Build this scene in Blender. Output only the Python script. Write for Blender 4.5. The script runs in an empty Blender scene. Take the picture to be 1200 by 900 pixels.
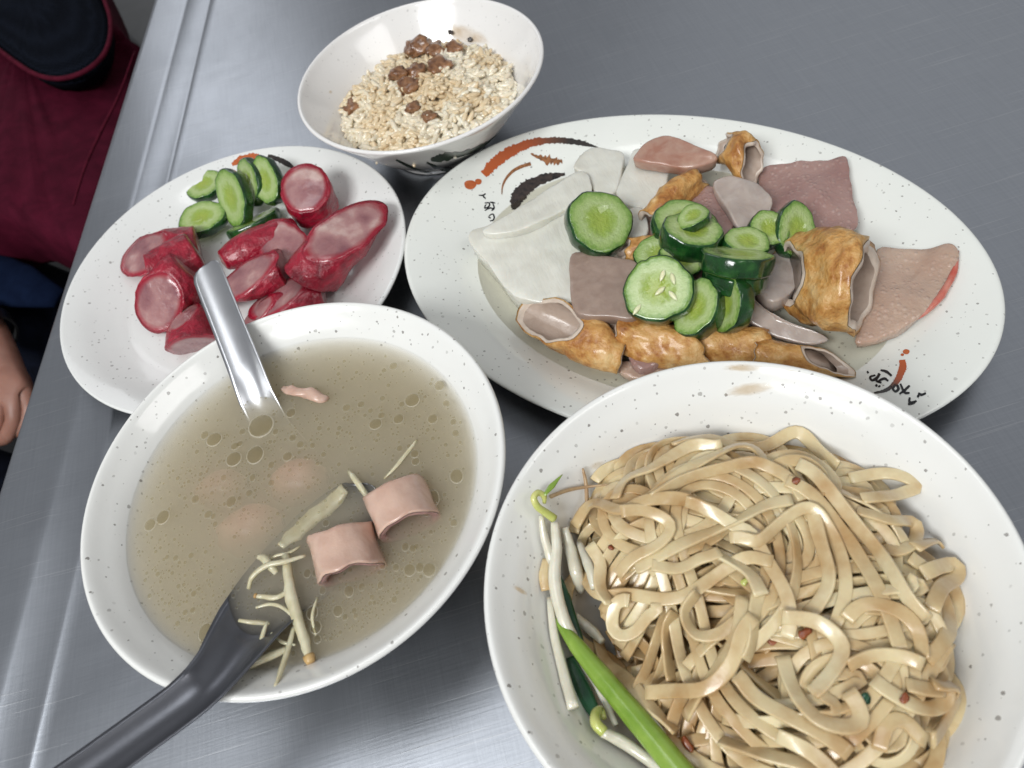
import bpy, bmesh, math, random
import numpy as np
from mathutils import Vector as V, Matrix, Quaternion, noise
from mathutils.bvhtree import BVHTree

random.seed(7); RNG = np.random.default_rng(7)
S = bpy.context.scene
COL = S.collection
PI = math.pi

# ------------------------------------------------------------------ camera
F = 913.5                                   # focal length in pixels of the 1200 px wide photograph
_p, _r = math.radians(54.207), math.radians(-17.126)
W_ = V((0, math.cos(_p), -math.sin(_p)))
_u0 = V((0, math.sin(_p), math.cos(_p))); _r0 = V((1, 0, 0))
R_ = _r0*math.cos(_r) + _u0*math.sin(_r)
U_ = -_r0*math.sin(_r) + _u0*math.cos(_r)
O_ = V((0, 0, .33))
cd = bpy.data.cameras.new('camera'); cam = bpy.data.objects.new('camera', cd); COL.objects.link(cam)
m = Matrix((R_, U_, -W_)).transposed().to_4x4(); m.translation = O_; cam.matrix_world = m
cd.sensor_width = 36; cd.lens = F/1200*36; cd.clip_start = .01; cd.clip_end = 50
cd.dof.use_dof = True; cd.dof.focus_distance = .36; cd.dof.aperture_fstop = 14
S.camera = cam

# ------------------------------------------------------------------ room light and lamps
wd = bpy.data.worlds.new('World'); S.world = wd; wd.use_nodes = True
bg = wd.node_tree.nodes['Background']; bg.inputs[0].default_value = (.95, .97, 1, 1); bg.inputs[1].default_value = .225

def lamp(name, loc, target, sx, sy, power, col):
    l = bpy.data.lights.new(name, 'AREA'); l.shape = 'RECTANGLE'; l.size = sx; l.size_y = sy
    l.energy = power; l.color = col
    o = bpy.data.objects.new(name, l); COL.objects.link(o); o.location = loc
    o.rotation_euler = (V(target)-V(loc)).to_track_quat('-Z', 'Y').to_euler(); return o
lamp('ceiling_or_fill_lamp', (-.50, .16, 1.85), (-.45, .2, 0), .6, 1.0, 5.5, (.97, .99, 1))
lamp('ceiling_or_fill_lamp', (-1.0, 3.9, 1.95), (-.5, 1.5, 0), .9, 1.7, 6, (.95, .97, 1))
lamp('ceiling_or_fill_lamp', (-1.15, -1.0, 1.85), (-.05, .25, 0), 1.2, .6, 47, (.985, 1, .995))
lamp('ceiling_or_fill_lamp', (1.8, 2.4, 2.1), (.4, .7, 0), 2.2, 2.6, 3.2, (.96, .98, 1))  # unseen lamp added so the steel table mirrors more light at far right
lamp('ceiling_or_fill_lamp', (1.2, -.80, 1.9), (.2, .3, 0), 1.3, .4, 6, (1, .985, .97))  # unseen fill lamp, added behind the camera to brighten the whites
S.view_settings.view_transform = 'Standard'; S.view_settings.look = 'None'
S.view_settings.exposure = 0.12; S.view_settings.gamma = 1; S.view_settings.use_curve_mapping = False
S.cycles.use_denoising = True
S.cycles.max_bounces = 14; S.cycles.volume_bounces = 12; S.cycles.transparent_max_bounces = 16
S.cycles.caustics_reflective = False; S.cycles.caustics_refractive = False
S.cycles.sample_clamp_indirect = 4

# ------------------------------------------------------------------ measuring helpers
def ray(px, py): return R_*(px-600) + U_*(450-py) + W_*F
def at(px, py, z):
    d = ray(px, py); return O_ + d*((z-O_.z)/d.z)
def proj(p):
    q = V(p)-O_; return 600+F*q.dot(R_)/q.dot(W_), 450-F*q.dot(U_)/q.dot(W_)
def mpp(p): return (V(p)-O_).dot(W_)/F       # metres per photograph pixel at a point
def cdir(x, y, z): return (R_*x + U_*y - W_*z).normalized()   # a direction as seen: right, up, to the viewer
def nz(p, s, seed=0): return noise.noise(V(p)*s + V((seed*7.3, seed*3.1, seed*1.7)))

# ------------------------------------------------------------------ materials
class NT:
    def __init__(s, name):
        s.m = bpy.data.materials.new(name); s.m.use_nodes = True; s.t = s.m.node_tree
        s.b = s.t.nodes['Principled BSDF']; s.out = s.t.nodes['Material Output']
    def n(s, typ, **kw):
        nd = s.t.nodes.new(typ)
        for k, v in kw.items():
            if k.startswith('i_'):
                key = k[2:]
                nd.inputs[int(key) if key.isdigit() else key.replace('_', ' ')].default_value = v
            else: setattr(nd, k, v)
        return nd
    def l(s, a, b): s.t.links.new(a, b)
    def coord(s, which='Object'): return s.n('ShaderNodeTexCoord').outputs[which]
    def noise(s, scale, detail=3, co=None, rough=.55, dist=0):
        nd = s.n('ShaderNodeTexNoise', i_Scale=scale, i_Detail=detail, i_Roughness=rough, i_Distortion=dist)
        if co is not None: s.l(co, nd.inputs['Vector'])
        return nd.outputs['Fac']
    def ramp(s, fac, stops, interp='LINEAR'):
        nd = s.n('ShaderNodeValToRGB'); cr = nd.color_ramp; cr.interpolation = interp
        while len(cr.elements) < len(stops): cr.elements.new(.5)
        for e, (p, c) in zip(cr.elements, stops):
            e.position = p; e.color = (*c, 1) if len(c) == 3 else c
        s.l(fac, nd.inputs[0]); return nd.outputs[0]
    def math(s, op, a, b=0.0, clamp=False):
        nd = s.n('ShaderNodeMath', operation=op, use_clamp=clamp)
        for i, x in enumerate((a, b)):
            if isinstance(x, (int, float)): nd.inputs[i].default_value = x
            else: s.l(x, nd.inputs[i])
        return nd.outputs[0]
    def mix(s, fac, a, b, mode='MIX'):
        nd = s.n('ShaderNodeMix', data_type='RGBA', blend_type=mode)
        for i, x in ((0, fac), (6, a), (7, b)):
            if isinstance(x, (int, float)): nd.inputs[i].default_value = x
            elif isinstance(x, tuple): nd.inputs[i].default_value = (*x, 1)
            else: s.l(x, nd.inputs[i])
        return nd.outputs[2]
    def bump(s, h, strength=.3, dist=.001, normal=None):
        nd = s.n('ShaderNodeBump', i_Strength=strength, i_Distance=dist); s.l(h, nd.inputs['Height'])
        if normal is not None: s.l(normal, nd.inputs['Normal'])
        return nd.outputs[0]
    def set(s, color=None, rough=None, metal=None, spec=None, coat=None, coat_r=None, sss=None, sss_r=None, normal=None, ior=None, sheen=None, sss_s=None):
        for key, v in (('Base Color', color), ('Roughness', rough), ('Metallic', metal), ('Specular IOR Level', spec), ('Coat Weight', coat),
                       ('Coat Roughness', coat_r), ('Subsurface Weight', sss), ('Subsurface Radius', sss_r), ('Subsurface Scale', sss_s), ('Normal', normal), ('IOR', ior), ('Sheen Weight', sheen)):
            if v is None: continue
            i = s.b.inputs[key]
            if isinstance(v, (int, float)): i.default_value = v
            elif isinstance(v, tuple): i.default_value = (*v, 1) if (len(v) == 3 and key == 'Base Color') else v
            else: s.l(v, i)
        return s.m

M = {}
def ceramic(name, base, speck=1.0):
    k = NT(name); co = k.coord()
    col = base; c = None
    tot = None
    for sc, thr, sz, sd in ((185, .05, .10, 0), (330, .15, .13, 1), (110, .5, .055, 2)):
        mp = k.n('ShaderNodeMapping', i_Location=(sd*.37, sd*.11, sd*.53)); k.l(co, mp.inputs[0])
        wob = k.n('ShaderNodeTexNoise', i_Scale=900); k.l(mp.outputs[0], wob.inputs['Vector'])
        va = k.n('ShaderNodeVectorMath', operation='MULTIPLY_ADD'); k.l(wob.outputs['Color'], va.inputs[0]); va.inputs[1].default_value = (.0009,)*3; k.l(mp.outputs[0], va.inputs[2])
        vo = k.n('ShaderNodeTexVoronoi', i_Scale=sc); k.l(va.outputs[0], vo.inputs['Vector'])
        sp = k.n('ShaderNodeSeparateColor'); k.l(vo.outputs['Color'], sp.inputs[0])
        size = k.math('MULTIPLY', k.math('MAXIMUM', k.math('SUBTRACT', sp.outputs[0], thr), 0.0), sz/(1-thr)*1.6)
        f = k.math('LESS_THAN', vo.outputs['Distance'], size)
        f = k.math('MULTIPLY', f, k.math('ADD', k.math('MULTIPLY', sp.outputs[1], .6), .15))
        tot = f if tot is None else k.math('MAXIMUM', tot, f)
    cloud = k.ramp(k.noise(22, 3, co), [(.3, tuple(x*.965 for x in base)), (.7, base)])
    tint = k.mix(k.math('MULTIPLY', tot, speck), cloud, (.10, .085, .07))
    b1 = k.bump(k.noise(190, 2, co), .10, .0006)
    return k.set(tint, .16, coat=.5, coat_r=.06, normal=b1)
M['bowl'] = ceramic('speckled_glaze', (.80, .80, .775))
M['rice_bowl'] = ceramic('white_glaze', (.82, .805, .79), .35)
M['oval'] = ceramic('speckled_glaze_warm', (.785, .80, .76))
M['plate'] = ceramic('speckled_glaze_cool', (.78, .785, .77), .8)

k = NT('brushed_steel'); co = k.coord()
mp1 = k.n('ShaderNodeMapping', i_Scale=(30, 900, 1), i_Rotation=(0, 0, .14)); k.l(co, mp1.inputs[0])
mp2 = k.n('ShaderNodeMapping', i_Scale=(800, 26, 1), i_Rotation=(0, 0, .10)); k.l(co, mp2.inputs[0])
n1 = k.noise(1, 3, mp1.outputs[0]); n2 = k.noise(1, 3, mp2.outputs[0])
br = k.math('ADD', k.math('MULTIPLY', n1, .5), k.math('MULTIPLY', n2, .5))
scr = None
for ang, sx, sy, thr in ((.5, 6, 420, .018), (-.9, 5, 350, .016), (1.9, 7, 500, .016), (.1, 9, 700, .02)):
    mp = k.n('ShaderNodeMapping', i_Scale=(sx, sy, 1), i_Rotation=(0, 0, ang), i_Location=(ang, ang*2, 0)); k.l(co, mp.inputs[0])
    vo = k.n('ShaderNodeTexVoronoi', feature='F1', i_Scale=1, voronoi_dimensions='2D'); k.l(mp.outputs[0], vo.inputs['Vector'])
    sp = k.n('ShaderNodeSeparateColor'); k.l(vo.outputs['Color'], sp.inputs[0])
    f = k.math('MULTIPLY', k.math('LESS_THAN', vo.outputs['Distance'], .10), k.math('GREATER_THAN', sp.outputs[0], .86))
    scr = f if scr is None else k.math('MAXIMUM', scr, f)
smudge = k.noise(9, 5, co, .6, .6)
colr = k.mix(k.math('MULTIPLY', scr, .3), k.ramp(br, [(.3, (.43, .455, .50)), (.7, (.50, .525, .57))]), (.75, .76, .78))
ro = k.math('ADD', k.math('MULTIPLY', smudge, .22), .23)
M['steel'] = k.set(colr, ro, 1.0, normal=k.bump(k.math('ADD', br, k.math('MULTIPLY', scr, .7)), .14, .0005))
k.b.inputs['Anisotropic'].default_value = .1

k = NT('polished_steel'); co = k.coord()
M['spoon'] = k.set((.70, .71, .74), k.math('ADD', k.math('MULTIPLY', k.noise(60, 4, co), .14), .24), 1.0, normal=k.bump(k.noise(350, 3, co), .04, .0004))
k = NT('dark_reflection_steel'); co = k.coord()
M['spoon_dark'] = k.set((.16, .165, .185), k.math('ADD', k.math('MULTIPLY', k.noise(90, 4, co), .15), .25), .9, normal=k.bump(k.noise(500, 3, co), .06, .0005))  # stainless steel, its dark reflection put into the base colour

def simple(name, c1, c2, scale, rough, bump=.2, bdist=.001, bscale=None, sss=0, coat=0, spec=.5, detail=4, stops=(.35, .65), sssr=(.0018, .0012, .0008), metal=0, dist=.4):
    k = NT(name); co = k.coord()
    c = k.ramp(k.noise(scale, detail, co, dist=dist), [(stops[0], c1), (stops[1], c2)])
    nb = k.bump(k.noise(bscale or scale*2, 4, co), bump, bdist)
    return k.set(c, rough, coat=coat, coat_r=.12, spec=spec, normal=nb, sss=sss, sss_r=sssr, sss_s=1.0, metal=metal)

k = NT('radish_fibre'); co = k.coord()
mp = k.n('ShaderNodeMapping', i_Scale=(300, 70, 300), i_Rotation=(0, 0, 1.0)); k.l(co, mp.inputs[0])
fb = k.noise(1, 4, mp.outputs[0]); 
M['daikon'] = k.set(k.ramp(k.noise(60, 4, co), [(.3, (.62, .605, .535)), (.7, (.74, .735, .67))]), .25, coat=.5, coat_r=.08, sss=.4, sss_r=(.006, .005, .004), sss_s=1.0, normal=k.bump(fb, .6, .0009))
M['konjac'] = simple('grey_brown_jelly', (.29, .205, .165), (.36, .265, .215), 160, .28, .3, .0005, 500, .25, .35)
k = NT('pale_pink_meat'); co = k.coord()
vo = k.n('ShaderNodeTexVoronoi', i_Scale=330); k.l(co, vo.inputs['Vector'])
fr = k.ramp(vo.outputs['Distance'], [(.12, (1, 1, 1)), (.42, (0, 0, 0))])
bs = k.ramp(k.noise(38, 5, co), [(.3, (.40, .265, .20)), (.7, (.52, .385, .30))])
M['pink'] = k.set(k.mix(k.math('MULTIPLY', k.math('MULTIPLY', fr, k.noise(60, 3, co)), .40), bs, (.60, .46, .40)), .17, coat=.6, coat_r=.1, sss=.35, sss_r=(.005, .003, .002), sss_s=1.0,
               normal=k.bump(k.math('ADD', k.noise(260, 4, co), k.math('MULTIPLY', fr, .5)), .6, .0011))
k = NT('dusky_pink_meat'); co = k.coord()
vo = k.n('ShaderNodeTexVoronoi', i_Scale=330); k.l(co, vo.inputs['Vector'])
fr = k.ramp(vo.outputs['Distance'], [(.12, (1, 1, 1)), (.42, (0, 0, 0))])
bs = k.ramp(k.noise(38, 5, co), [(.3, (.28, .155, .140)), (.7, (.38, .245, .215))])
M['pink_dark'] = k.set(k.mix(k.math('MULTIPLY', k.math('MULTIPLY', fr, k.noise(60, 3, co)), .40), bs, (.60, .46, .40)), .17, coat=.6, coat_r=.1, sss=.35, sss_r=(.005, .003, .002), sss_s=1.0,
               normal=k.bump(k.math('ADD', k.noise(260, 4, co), k.math('MULTIPLY', fr, .5)), .6, .0011))
M['pink_skin'] = simple('red_rimmed_skin', (.36, .175, .125), (.46, .30, .23), 90, .2, .3, .0006, 200, .3, .5)
M['clear'] = simple('translucent_fat', (.37, .30, .265), (.50, .43, .385), 70, .16, .4, .0008, 200, .5, .6)
k = NT('fried_skin'); co = k.coord()
nn = k.noise(62, 7, co, .66, .35)
nn = k.math('ADD', k.math('MULTIPLY', nn, .7), k.math('MULTIPLY', k.noise(230, 5, co), .3))
M['fried'] = k.set(k.ramp(nn, [(.28, (.18, .055, .012)), (.40, (.37, .145, .03)), (.50, (.55, .29, .085)), (.64, (.68, .47, .22))]), .38, coat=.3, coat_r=.15,
                   sss=.12, sss_r=(.003, .002, .001), sss_s=1.0, normal=k.bump(k.math('ADD', nn, k.math('MULTIPLY', k.noise(320, 4, co), .5)), 1.0, .0022))
M['fishcake'] = simple('fishcake_inside', (.56, .455, .37), (.67, .57, .48), 120, .33, .5, .0008, 380, .12, .2)
M['fishcake_shade'] = simple('shaded_inner_wall', (.36, .27, .215), (.46, .36, .295), 90, .3, .4, .0008, 300, .1, .2)  # shade painted in: fishcake darkened so the tube hollows look deep
k = NT('cucumber_rind'); co = k.coord()
M['rind'] = k.set(k.ramp(k.noise(140, 4, co), [(.3, (.004, .022, .006)), (.55, (.010, .058, .012)), (.78, (.035, .13, .025))]), .18, coat=.6, coat_r=.08, normal=k.bump(k.noise(260, 3, co), .4, .0008))
k = NT('cucumber_flesh'); co = k.coord(); uv = k.coord('UV')
ln = k.n('ShaderNodeVectorMath', operation='LENGTH'); k.l(uv, ln.inputs[0])
wob = k.math('ADD', ln.outputs['Value'], k.math('MULTIPLY', k.math('SUBTRACT', k.noise(5, 4, uv), .5), .34))
cf = k.ramp(wob, [(.0, (.40, .46, .06)), (.26, (.36, .45, .055)), (.40, (.36, .47, .10)), (.58, (.54, .63, .32)), (.76, (.42, .54, .21)), (.88, (.16, .31, .05)), (.96, (.02, .09, .014))])
ct = k.mix(k.math('MULTIPLY', k.noise(26, 4, uv), .5), cf, (.24, .36, .06))
ob = k.n('ShaderNodeObjectInfo')
ct = k.mix(k.math('MULTIPLY', ob.outputs['Random'], .32), ct, (.17, .29, .055))
M['cuke'] = k.set(ct, .14, coat=.9, coat_r=.06, sss=.3, sss_r=(.003, .004, .002), sss_s=1.0, normal=k.bump(k.math('ADD', k.noise(9, 5, uv), k.math('MULTIPLY', k.noise(40, 3, uv), .4)), .6, .0012))
M['seed'] = simple('cucumber_seed', (.66, .66, .40), (.80, .79, .55), 200, .25, .1, sss=.3, coat=.4)
k = NT('sausage_casing'); co = k.coord()
nn = k.noise(110, 5, co, .6, 1.2)
M['casing'] = k.set(k.ramp(nn, [(.25, (.12, .002, .010)), (.5, (.28, .004, .022)), (.74, (.44, .020, .047))]), .30, coat=.30, coat_r=.15, sss=.15, sss_r=(.004, .001, .001), sss_s=1.0,
                    normal=k.bump(k.math('ADD', nn, k.noise(420, 4, co)), .65, .0015))
k = NT('sausage_meat'); co = k.coord()
vo = k.n('ShaderNodeTexVoronoi', i_Scale=95, feature='SMOOTH_F1'); k.l(co, vo.inputs['Vector'])
sp = k.n('ShaderNodeSeparateColor'); k.l(vo.outputs['Color'], sp.inputs[0])
mm = k.math('ADD', k.math('MULTIPLY', sp.outputs[0], .55), k.math('MULTIPLY', k.noise(170, 5, co), .45))
uvl = k.n('ShaderNodeVectorMath', operation='LENGTH'); k.l(k.coord('UV'), uvl.inputs[0])
edge = k.math('MULTIPLY', k.math('SUBTRACT', k.math('ADD', uvl.outputs['Value'], k.math('MULTIPLY', k.noise(140, 3, co), .16)), .80), 6.0, True)
mc = k.ramp(mm, [(.22, (.22, .085, .10)), (.42, (.31, .145, .15)), (.58, (.39, .21, .205)), (.80, (.58, .43, .39))])
M['sausage_meat'] = k.set(k.mix(edge, mc, (.30, .012, .03)), .26, coat=.5, coat_r=.12, sss=.3, sss_r=(.005, .003, .002), sss_s=1.0, normal=k.bump(k.noise(260, 4, co), .5, .001))
k = NT('noodle'); co = k.coord(); ob = k.n('ShaderNodeObjectInfo')
rnd = k.ramp(ob.outputs['Random'], [(0, (.585, .45, .245)), (.5, (.65, .54, .325)), (1, (.70, .61, .395))])
sauce = k.ramp(k.noise(55, 4, co), [(.40, (1, 1, 1)), (.74, (.62, .42, .25))])
M['noodle'] = k.set(k.mix(1, rnd, sauce, 'MULTIPLY'), .29, coat=.28, coat_r=.1, sss=.25, sss_r=(.0014, .0009, .0005), sss_s=1.0, normal=k.bump(k.noise(160, 3, co), .3, .0008))
M['sprout'] = simple('bean_sprout', (.60, .575, .46), (.70, .675, .575), 120, .2, .15, sss=.5, coat=.5)
M['sprout_head'] = simple('sprout_head', (.44, .50, .12), (.60, .60, .22), 100, .25, .15, sss=.3, coat=.4)
M['sprout_root'] = simple('sprout_root', (.34, .21, .11), (.46, .33, .19), 200, .4)
M['scallion'] = simple('scallion_stalk', (.15, .27, .025), (.26, .39, .065), 60, .2, .2, sss=.25, coat=.5)
M['leaf'] = simple('dark_green_leaf', (.008, .045, .022), (.02, .09, .04), 90, .25, .3, coat=.4)
M['shallot'] = simple('fried_shallot', (.13, .025, .008), (.36, .10, .025), 200, .3, .5, .001, 500, .1, .4)
M['rice'] = simple('cooked_rice', (.72, .62, .455), (.80, .735, .60), 24, .18, .15, .0004, 400, .2, .2, stops=(.36, .60))
M['rice_sauced'] = simple('sauced_rice', (.64, .49, .30), (.75, .64, .46), 40, .26, .15, .0004, 400, .15, .25)
M['pork'] = simple('braised_pork', (.10, .036, .014), (.36, .18, .085), 130, .24, .7, .0012, 300, .15, .5)
M['chitterling'] = simple('boiled_intestine', (.50, .32, .25), (.61, .43, .345), 90, .26, .35, .0006, 500, .4, .35)
M['chitterling_in'] = simple('intestine_inside', (.33, .16, .165), (.50, .30, .28), 120, .25, .5, .0008, 300, .35, .4)
M['ginger'] = simple('ginger_shred', (.50, .455, .29), (.62, .585, .43), 150, .28, .4, .0005, 300, .45, .3)
M['ginger_tip'] = simple('ginger_skin', (.36, .20, .07), (.50, .33, .14), 150, .35)
M['red'] = simple('burgundy_cloth', (.046, .0025, .011), (.072, .0045, .017), 40, .8, .3, .0006, 900, spec=.1)
k = NT('black_mesh'); co = k.coord()
mp = k.n('ShaderNodeMapping', i_Scale=(250, 250, 250), i_Rotation=(0, 0, .5)); k.l(co, mp.inputs[0])
vo = k.n('ShaderNodeTexVoronoi', i_Scale=1, i_Randomness=.1); k.l(mp.outputs[0], vo.inputs['Vector'])
M['mesh'] = k.set(k.ramp(vo.outputs['Distance'], [(.2, (.001, .0015, .003)), (.6, (.006, .008, .014))]), .95, spec=.05, normal=k.bump(vo.outputs['Distance'], .6, .002))
M['piping'] = simple('red_piping', (.06, .004, .013), (.09, .007, .02), 80, .8, spec=.1)
M['navy'] = simple('navy_denim', (.002, .003, .007), (.004, .006, .014), 60, .9, .3, .0008, 900, spec=.1)
M['blue'] = simple('blue_cloth', (.002, .006, .022), (.004, .010, .032), 60, .9, .3, .0008, 700, spec=.1)
M['skin'] = simple('skin', (.27, .125, .09), (.35, .175, .13), 45, .45, .3, .0005, 600, .3, 0, sssr=(.008, .003, .0015))
M['nail'] = simple('finger_nail', (.50, .30, .25), (.56, .35, .30), 80, .25)
M['black'] = simple('black_rubber', (.006, .006, .007), (.012, .012, .013), 200, .35)
M['chrome'] = simple('watch_steel', (.5, .5, .52), (.6, .6, .62), 100, .2, metal=1)
M['floor'] = simple('dark_floor', (.020, .021, .024), (.030, .031, .034), 12, .5, .1)
M['panel'] = simple('grey_laminate', (.16, .165, .17), (.19, .195, .2), 10, .5, .05)
# print colours on the plates run along each stroke (UV.x)
k = NT('brush_print_rust'); uv = k.coord('UV'); sx = k.n('ShaderNodeSeparateXYZ'); k.l(uv, sx.inputs[0])
wv = k.math('ADD', sx.outputs[0], k.math('MULTIPLY', k.math('SUBTRACT', k.noise(30, 3, uv), .5), .15))
M['print_fade'] = k.set(k.ramp(wv, [(.0, (.47, .10, .025)), (.42, (.38, .085, .03)), (.62, (.12, .055, .035)), (.75, (.035, .03, .028))]), .2, coat=.4)
M['print_rust'] = simple('rust_print', (.42, .09, .025), (.50, .13, .04), 300, .2, .05, coat=.4)
M['print_brown'] = simple('brown_print', (.17, .075, .035), (.36, .15, .06), 500, .2, .05, coat=.4)
M['print_dark'] = simple('dark_print', (.018, .016, .017), (.055, .04, .035), 260, .2, .05, coat=.4)
M['print_ink'] = simple('ink_print', (.010, .011, .014), (.018, .019, .022), 300, .25, .05)
M['print_green'] = simple('green_black_print', (.010, .022, .012), (.04, .055, .03), 160, .2, .05, coat=.4)
def film(name, col, fac):
    k = NT(name); tr = k.n('ShaderNodeBsdfTransparent'); tr.inputs[0].default_value = (1, 1, 1, 1)
    mx = k.n('ShaderNodeMixShader'); co = k.coord()
    lu = k.n('ShaderNodeVectorMath', operation='LENGTH'); k.l(k.coord('UV'), lu.inputs[0])
    ed = k.ramp(k.math('ADD', lu.outputs['Value'], k.math('MULTIPLY', k.noise(4, 4, k.coord('UV')), .5)), [(.55, (1, 1, 1)), (1.15 if False else 1.0, (0, 0, 0))])
    f = k.math('MULTIPLY', k.math('MULTIPLY', k.ramp(k.noise(70, 3, co), [(.3, (.3, .3, .3)), (.62, (1, 1, 1))]), ed), fac)
    k.set(col, .12, coat=.3)
    k.l(f, mx.inputs[0]); k.l(tr.outputs[0], mx.inputs[1]); k.l(k.b.outputs[0], mx.inputs[2]); k.l(mx.outputs[0], k.out.inputs[0]); return k.m
M['stain'] = film('soy_stain', (.58, .38, .15), .42)

def liquid(name, tint, ior):
    k = NT(name); k.t.nodes.remove(k.b)
    tr = k.n('ShaderNodeBsdfTransparent'); tr.inputs[0].default_value = (*tint, 1)
    gl = k.n('ShaderNodeBsdfGlossy'); gl.inputs['Roughness'].default_value = .04
    fr = k.n('ShaderNodeFresnel', i_IOR=ior); mx = k.n('ShaderNodeMixShader')
    bp = k.bump(k.noise(120, 3, k.coord()), .12, .0008)
    k.l(bp, gl.inputs['Normal']); k.l(bp, fr.inputs['Normal'])
    k.l(fr.outputs[0], mx.inputs[0]); k.l(tr.outputs[0], mx.inputs[1]); k.l(gl.outputs[0], mx.inputs[2]); k.l(mx.outputs[0], k.out.inputs['Surface'])
    return k
k = liquid('broth', (1, 1, 1), 1.33)
vol = k.n('ShaderNodeVolumePrincipled'); vol.inputs['Color'].default_value = (.888, .852, .758, 1); vol.inputs['Density'].default_value = 135; vol.inputs['Anisotropy'].default_value = .2
k.l(vol.outputs[0], k.out.inputs['Volume']); M['broth'] = k.m
M['oil'] = liquid('fat_droplet', (.87, .84, .74), 1.46).m

# ------------------------------------------------------------------ mesh helpers
def wloc(o):
    p = V((0, 0, 0))
    while o is not None: p = p + o.location; o = o.parent
    return p
def mk(name, verts, faces, mat, parent=None, smooth=True, uvs=None, origin=None):
    me = bpy.data.meshes.new(name)
    vs = [V(v) for v in verts]
    if parent is None and origin is None:
        c = sum(vs, V((0, 0, 0)))/len(vs); origin = V((c.x, c.y, min(v.z for v in vs)))
    base = wloc(parent) if parent is not None else origin
    me.from_pydata([v-base for v in vs], [], faces)
    if uvs is not None:
        ul = me.uv_layers.new(name='UVMap')
        for lp in me.loops: ul.data[lp.index].uv = uvs[lp.vertex_index]
    me.materials.append(mat)
    me.polygons.foreach_set('use_smooth', [smooth]*len(me.polygons)); me.update()
    o = bpy.data.objects.new(name, me); COL.objects.link(o)
    if parent is not None: o.parent = parent
    else: o.location = origin
    return o
def tag(o, label, cat, group=None):
    o['label'] = label; o['category'] = cat
    if group: o['group'] = group
    return o
def thing(name, loc, label, cat, group=None):
    o = bpy.data.objects.new(name, None); COL.objects.link(o); o.location = loc; o.empty_display_size = .01
    return tag(o, label, cat, group)
def fixnormals(o):
    bm = bmesh.new(); bm.from_mesh(o.data); bmesh.ops.recalc_face_normals(bm, faces=bm.faces); bm.to_mesh(o.data); bm.free(); return o
def cat_rom(pts, n, closed=False):
    P = [np.array(p, float) for p in pts]; N = len(P); out = []
    if closed:
        for i in range(N):
            a, b, c, d = P[i-1], P[i], P[(i+1) % N], P[(i+2) % N]
            for t in np.linspace(0, 1, n, endpoint=False):
                out.append(.5*((2*b)+(-a+c)*t+(2*a-5*b+4*c-d)*t*t+(-a+3*b-3*c+d)*t**3))
    else:
        Q = [2*P[0]-P[1]]+P+[2*P[-1]-P[-2]]
        for i in range(1, len(Q)-2):
            a, b, c, d = Q[i-1], Q[i], Q[i+1], Q[i+2]
            for t in np.linspace(0, 1, n, endpoint=False):
                out.append(.5*((2*b)+(-a+c)*t+(2*a-5*b+4*c-d)*t*t+(-a+3*b-3*c+d)*t**3))
        out.append(P[-1])
    return out
def grid_faces(nr, nc, closed=True):
    fs = []
    for i in range(nr-1):
        for j in range(nc if closed else nc-1):
            fs.append((i*nc+j, i*nc+(j+1) % nc, (i+1)*nc+(j+1) % nc, (i+1)*nc+j))
    return fs
def lathe(name, prof, center, mat, parent=None, n=120, a=1, b=1, rot=0, wob=0):
    """prof: (r, z); the first and last points with r = 0 close on the axis"""
    vs, fs = [], []; ca, sa = math.cos(rot), math.sin(rot)
    for r, z in prof:
        for j in range(n):
            t = 2*PI*j/n; x, y = r*a*math.cos(t), r*b*math.sin(t)
            vs.append((center[0]+x*ca-y*sa, center[1]+x*sa+y*ca, center[2]+z))
    fs = grid_faces(len(prof), n)
    o = mk(name, vs, fs, mat, parent, origin=V(center))
    bm = bmesh.new(); bm.from_mesh(o.data); bmesh.ops.remove_doubles(bm, verts=bm.verts, dist=1e-6)
    bmesh.ops.recalc_face_normals(bm, faces=bm.faces); bm.to_mesh(o.data); bm.free()
    return o
def smooth_prof(pts, n=5): return [(max(0, float(p[0])), float(p[1])) for p in cat_rom(pts, n)]
def bvh(o):
    dg = o.data; w = wloc(o)
    return BVHTree.FromPolygons([v.co+w for v in dg.vertices], [tuple(p.vertices) for p in dg.polygons])
def cast(tree, px, py):
    h = tree.ray_cast(O_, ray(px, py).normalized()); return h[0], h[1]

def path_tube(name, pts, rad, mat, parent=None, n=8, sub=5, flat=1.0, jit=0, up=None):
    P = [V(p) for p in cat_rom(pts, sub)] if sub > 1 else [V(p) for p in pts]
    K = len(P); rr = np.interp(np.linspace(0, 1, K), np.linspace(0, 1, len(rad)), rad)
    vs = []; e1 = None
    for i, p in enumerate(P):
        t = (P[min(i+1, K-1)]-P[max(i-1, 0)]).normalized()
        if e1 is None:
            h = V(up) if up is not None else (V((0, 0, 1)) if abs(t.z) < .9 else V((1, 0, 0)))
            e1 = (h - t*h.dot(t)).normalized()
        else: e1 = (e1 - t*e1.dot(t)).normalized()
        e2 = t.cross(e1)
        for j in range(n):
            a = 2*PI*j/n; r = rr[i]*(1+(jit*nz(p, 300, j) if jit else 0))
            vs.append(p + e1*(math.cos(a)*r*flat) + e2*(math.sin(a)*r))
    fs = grid_faces(K, n)
    a0 = len(vs); vs.append(P[0]); vs.append(P[-1])
    for j in range(n):
        fs.append((a0, (j+1) % n, j)); fs.append((a0+1, (K-1)*n+j, (K-1)*n+(j+1) % n))
    return fixnormals(mk(name, vs, fs, mat, parent))

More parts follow.
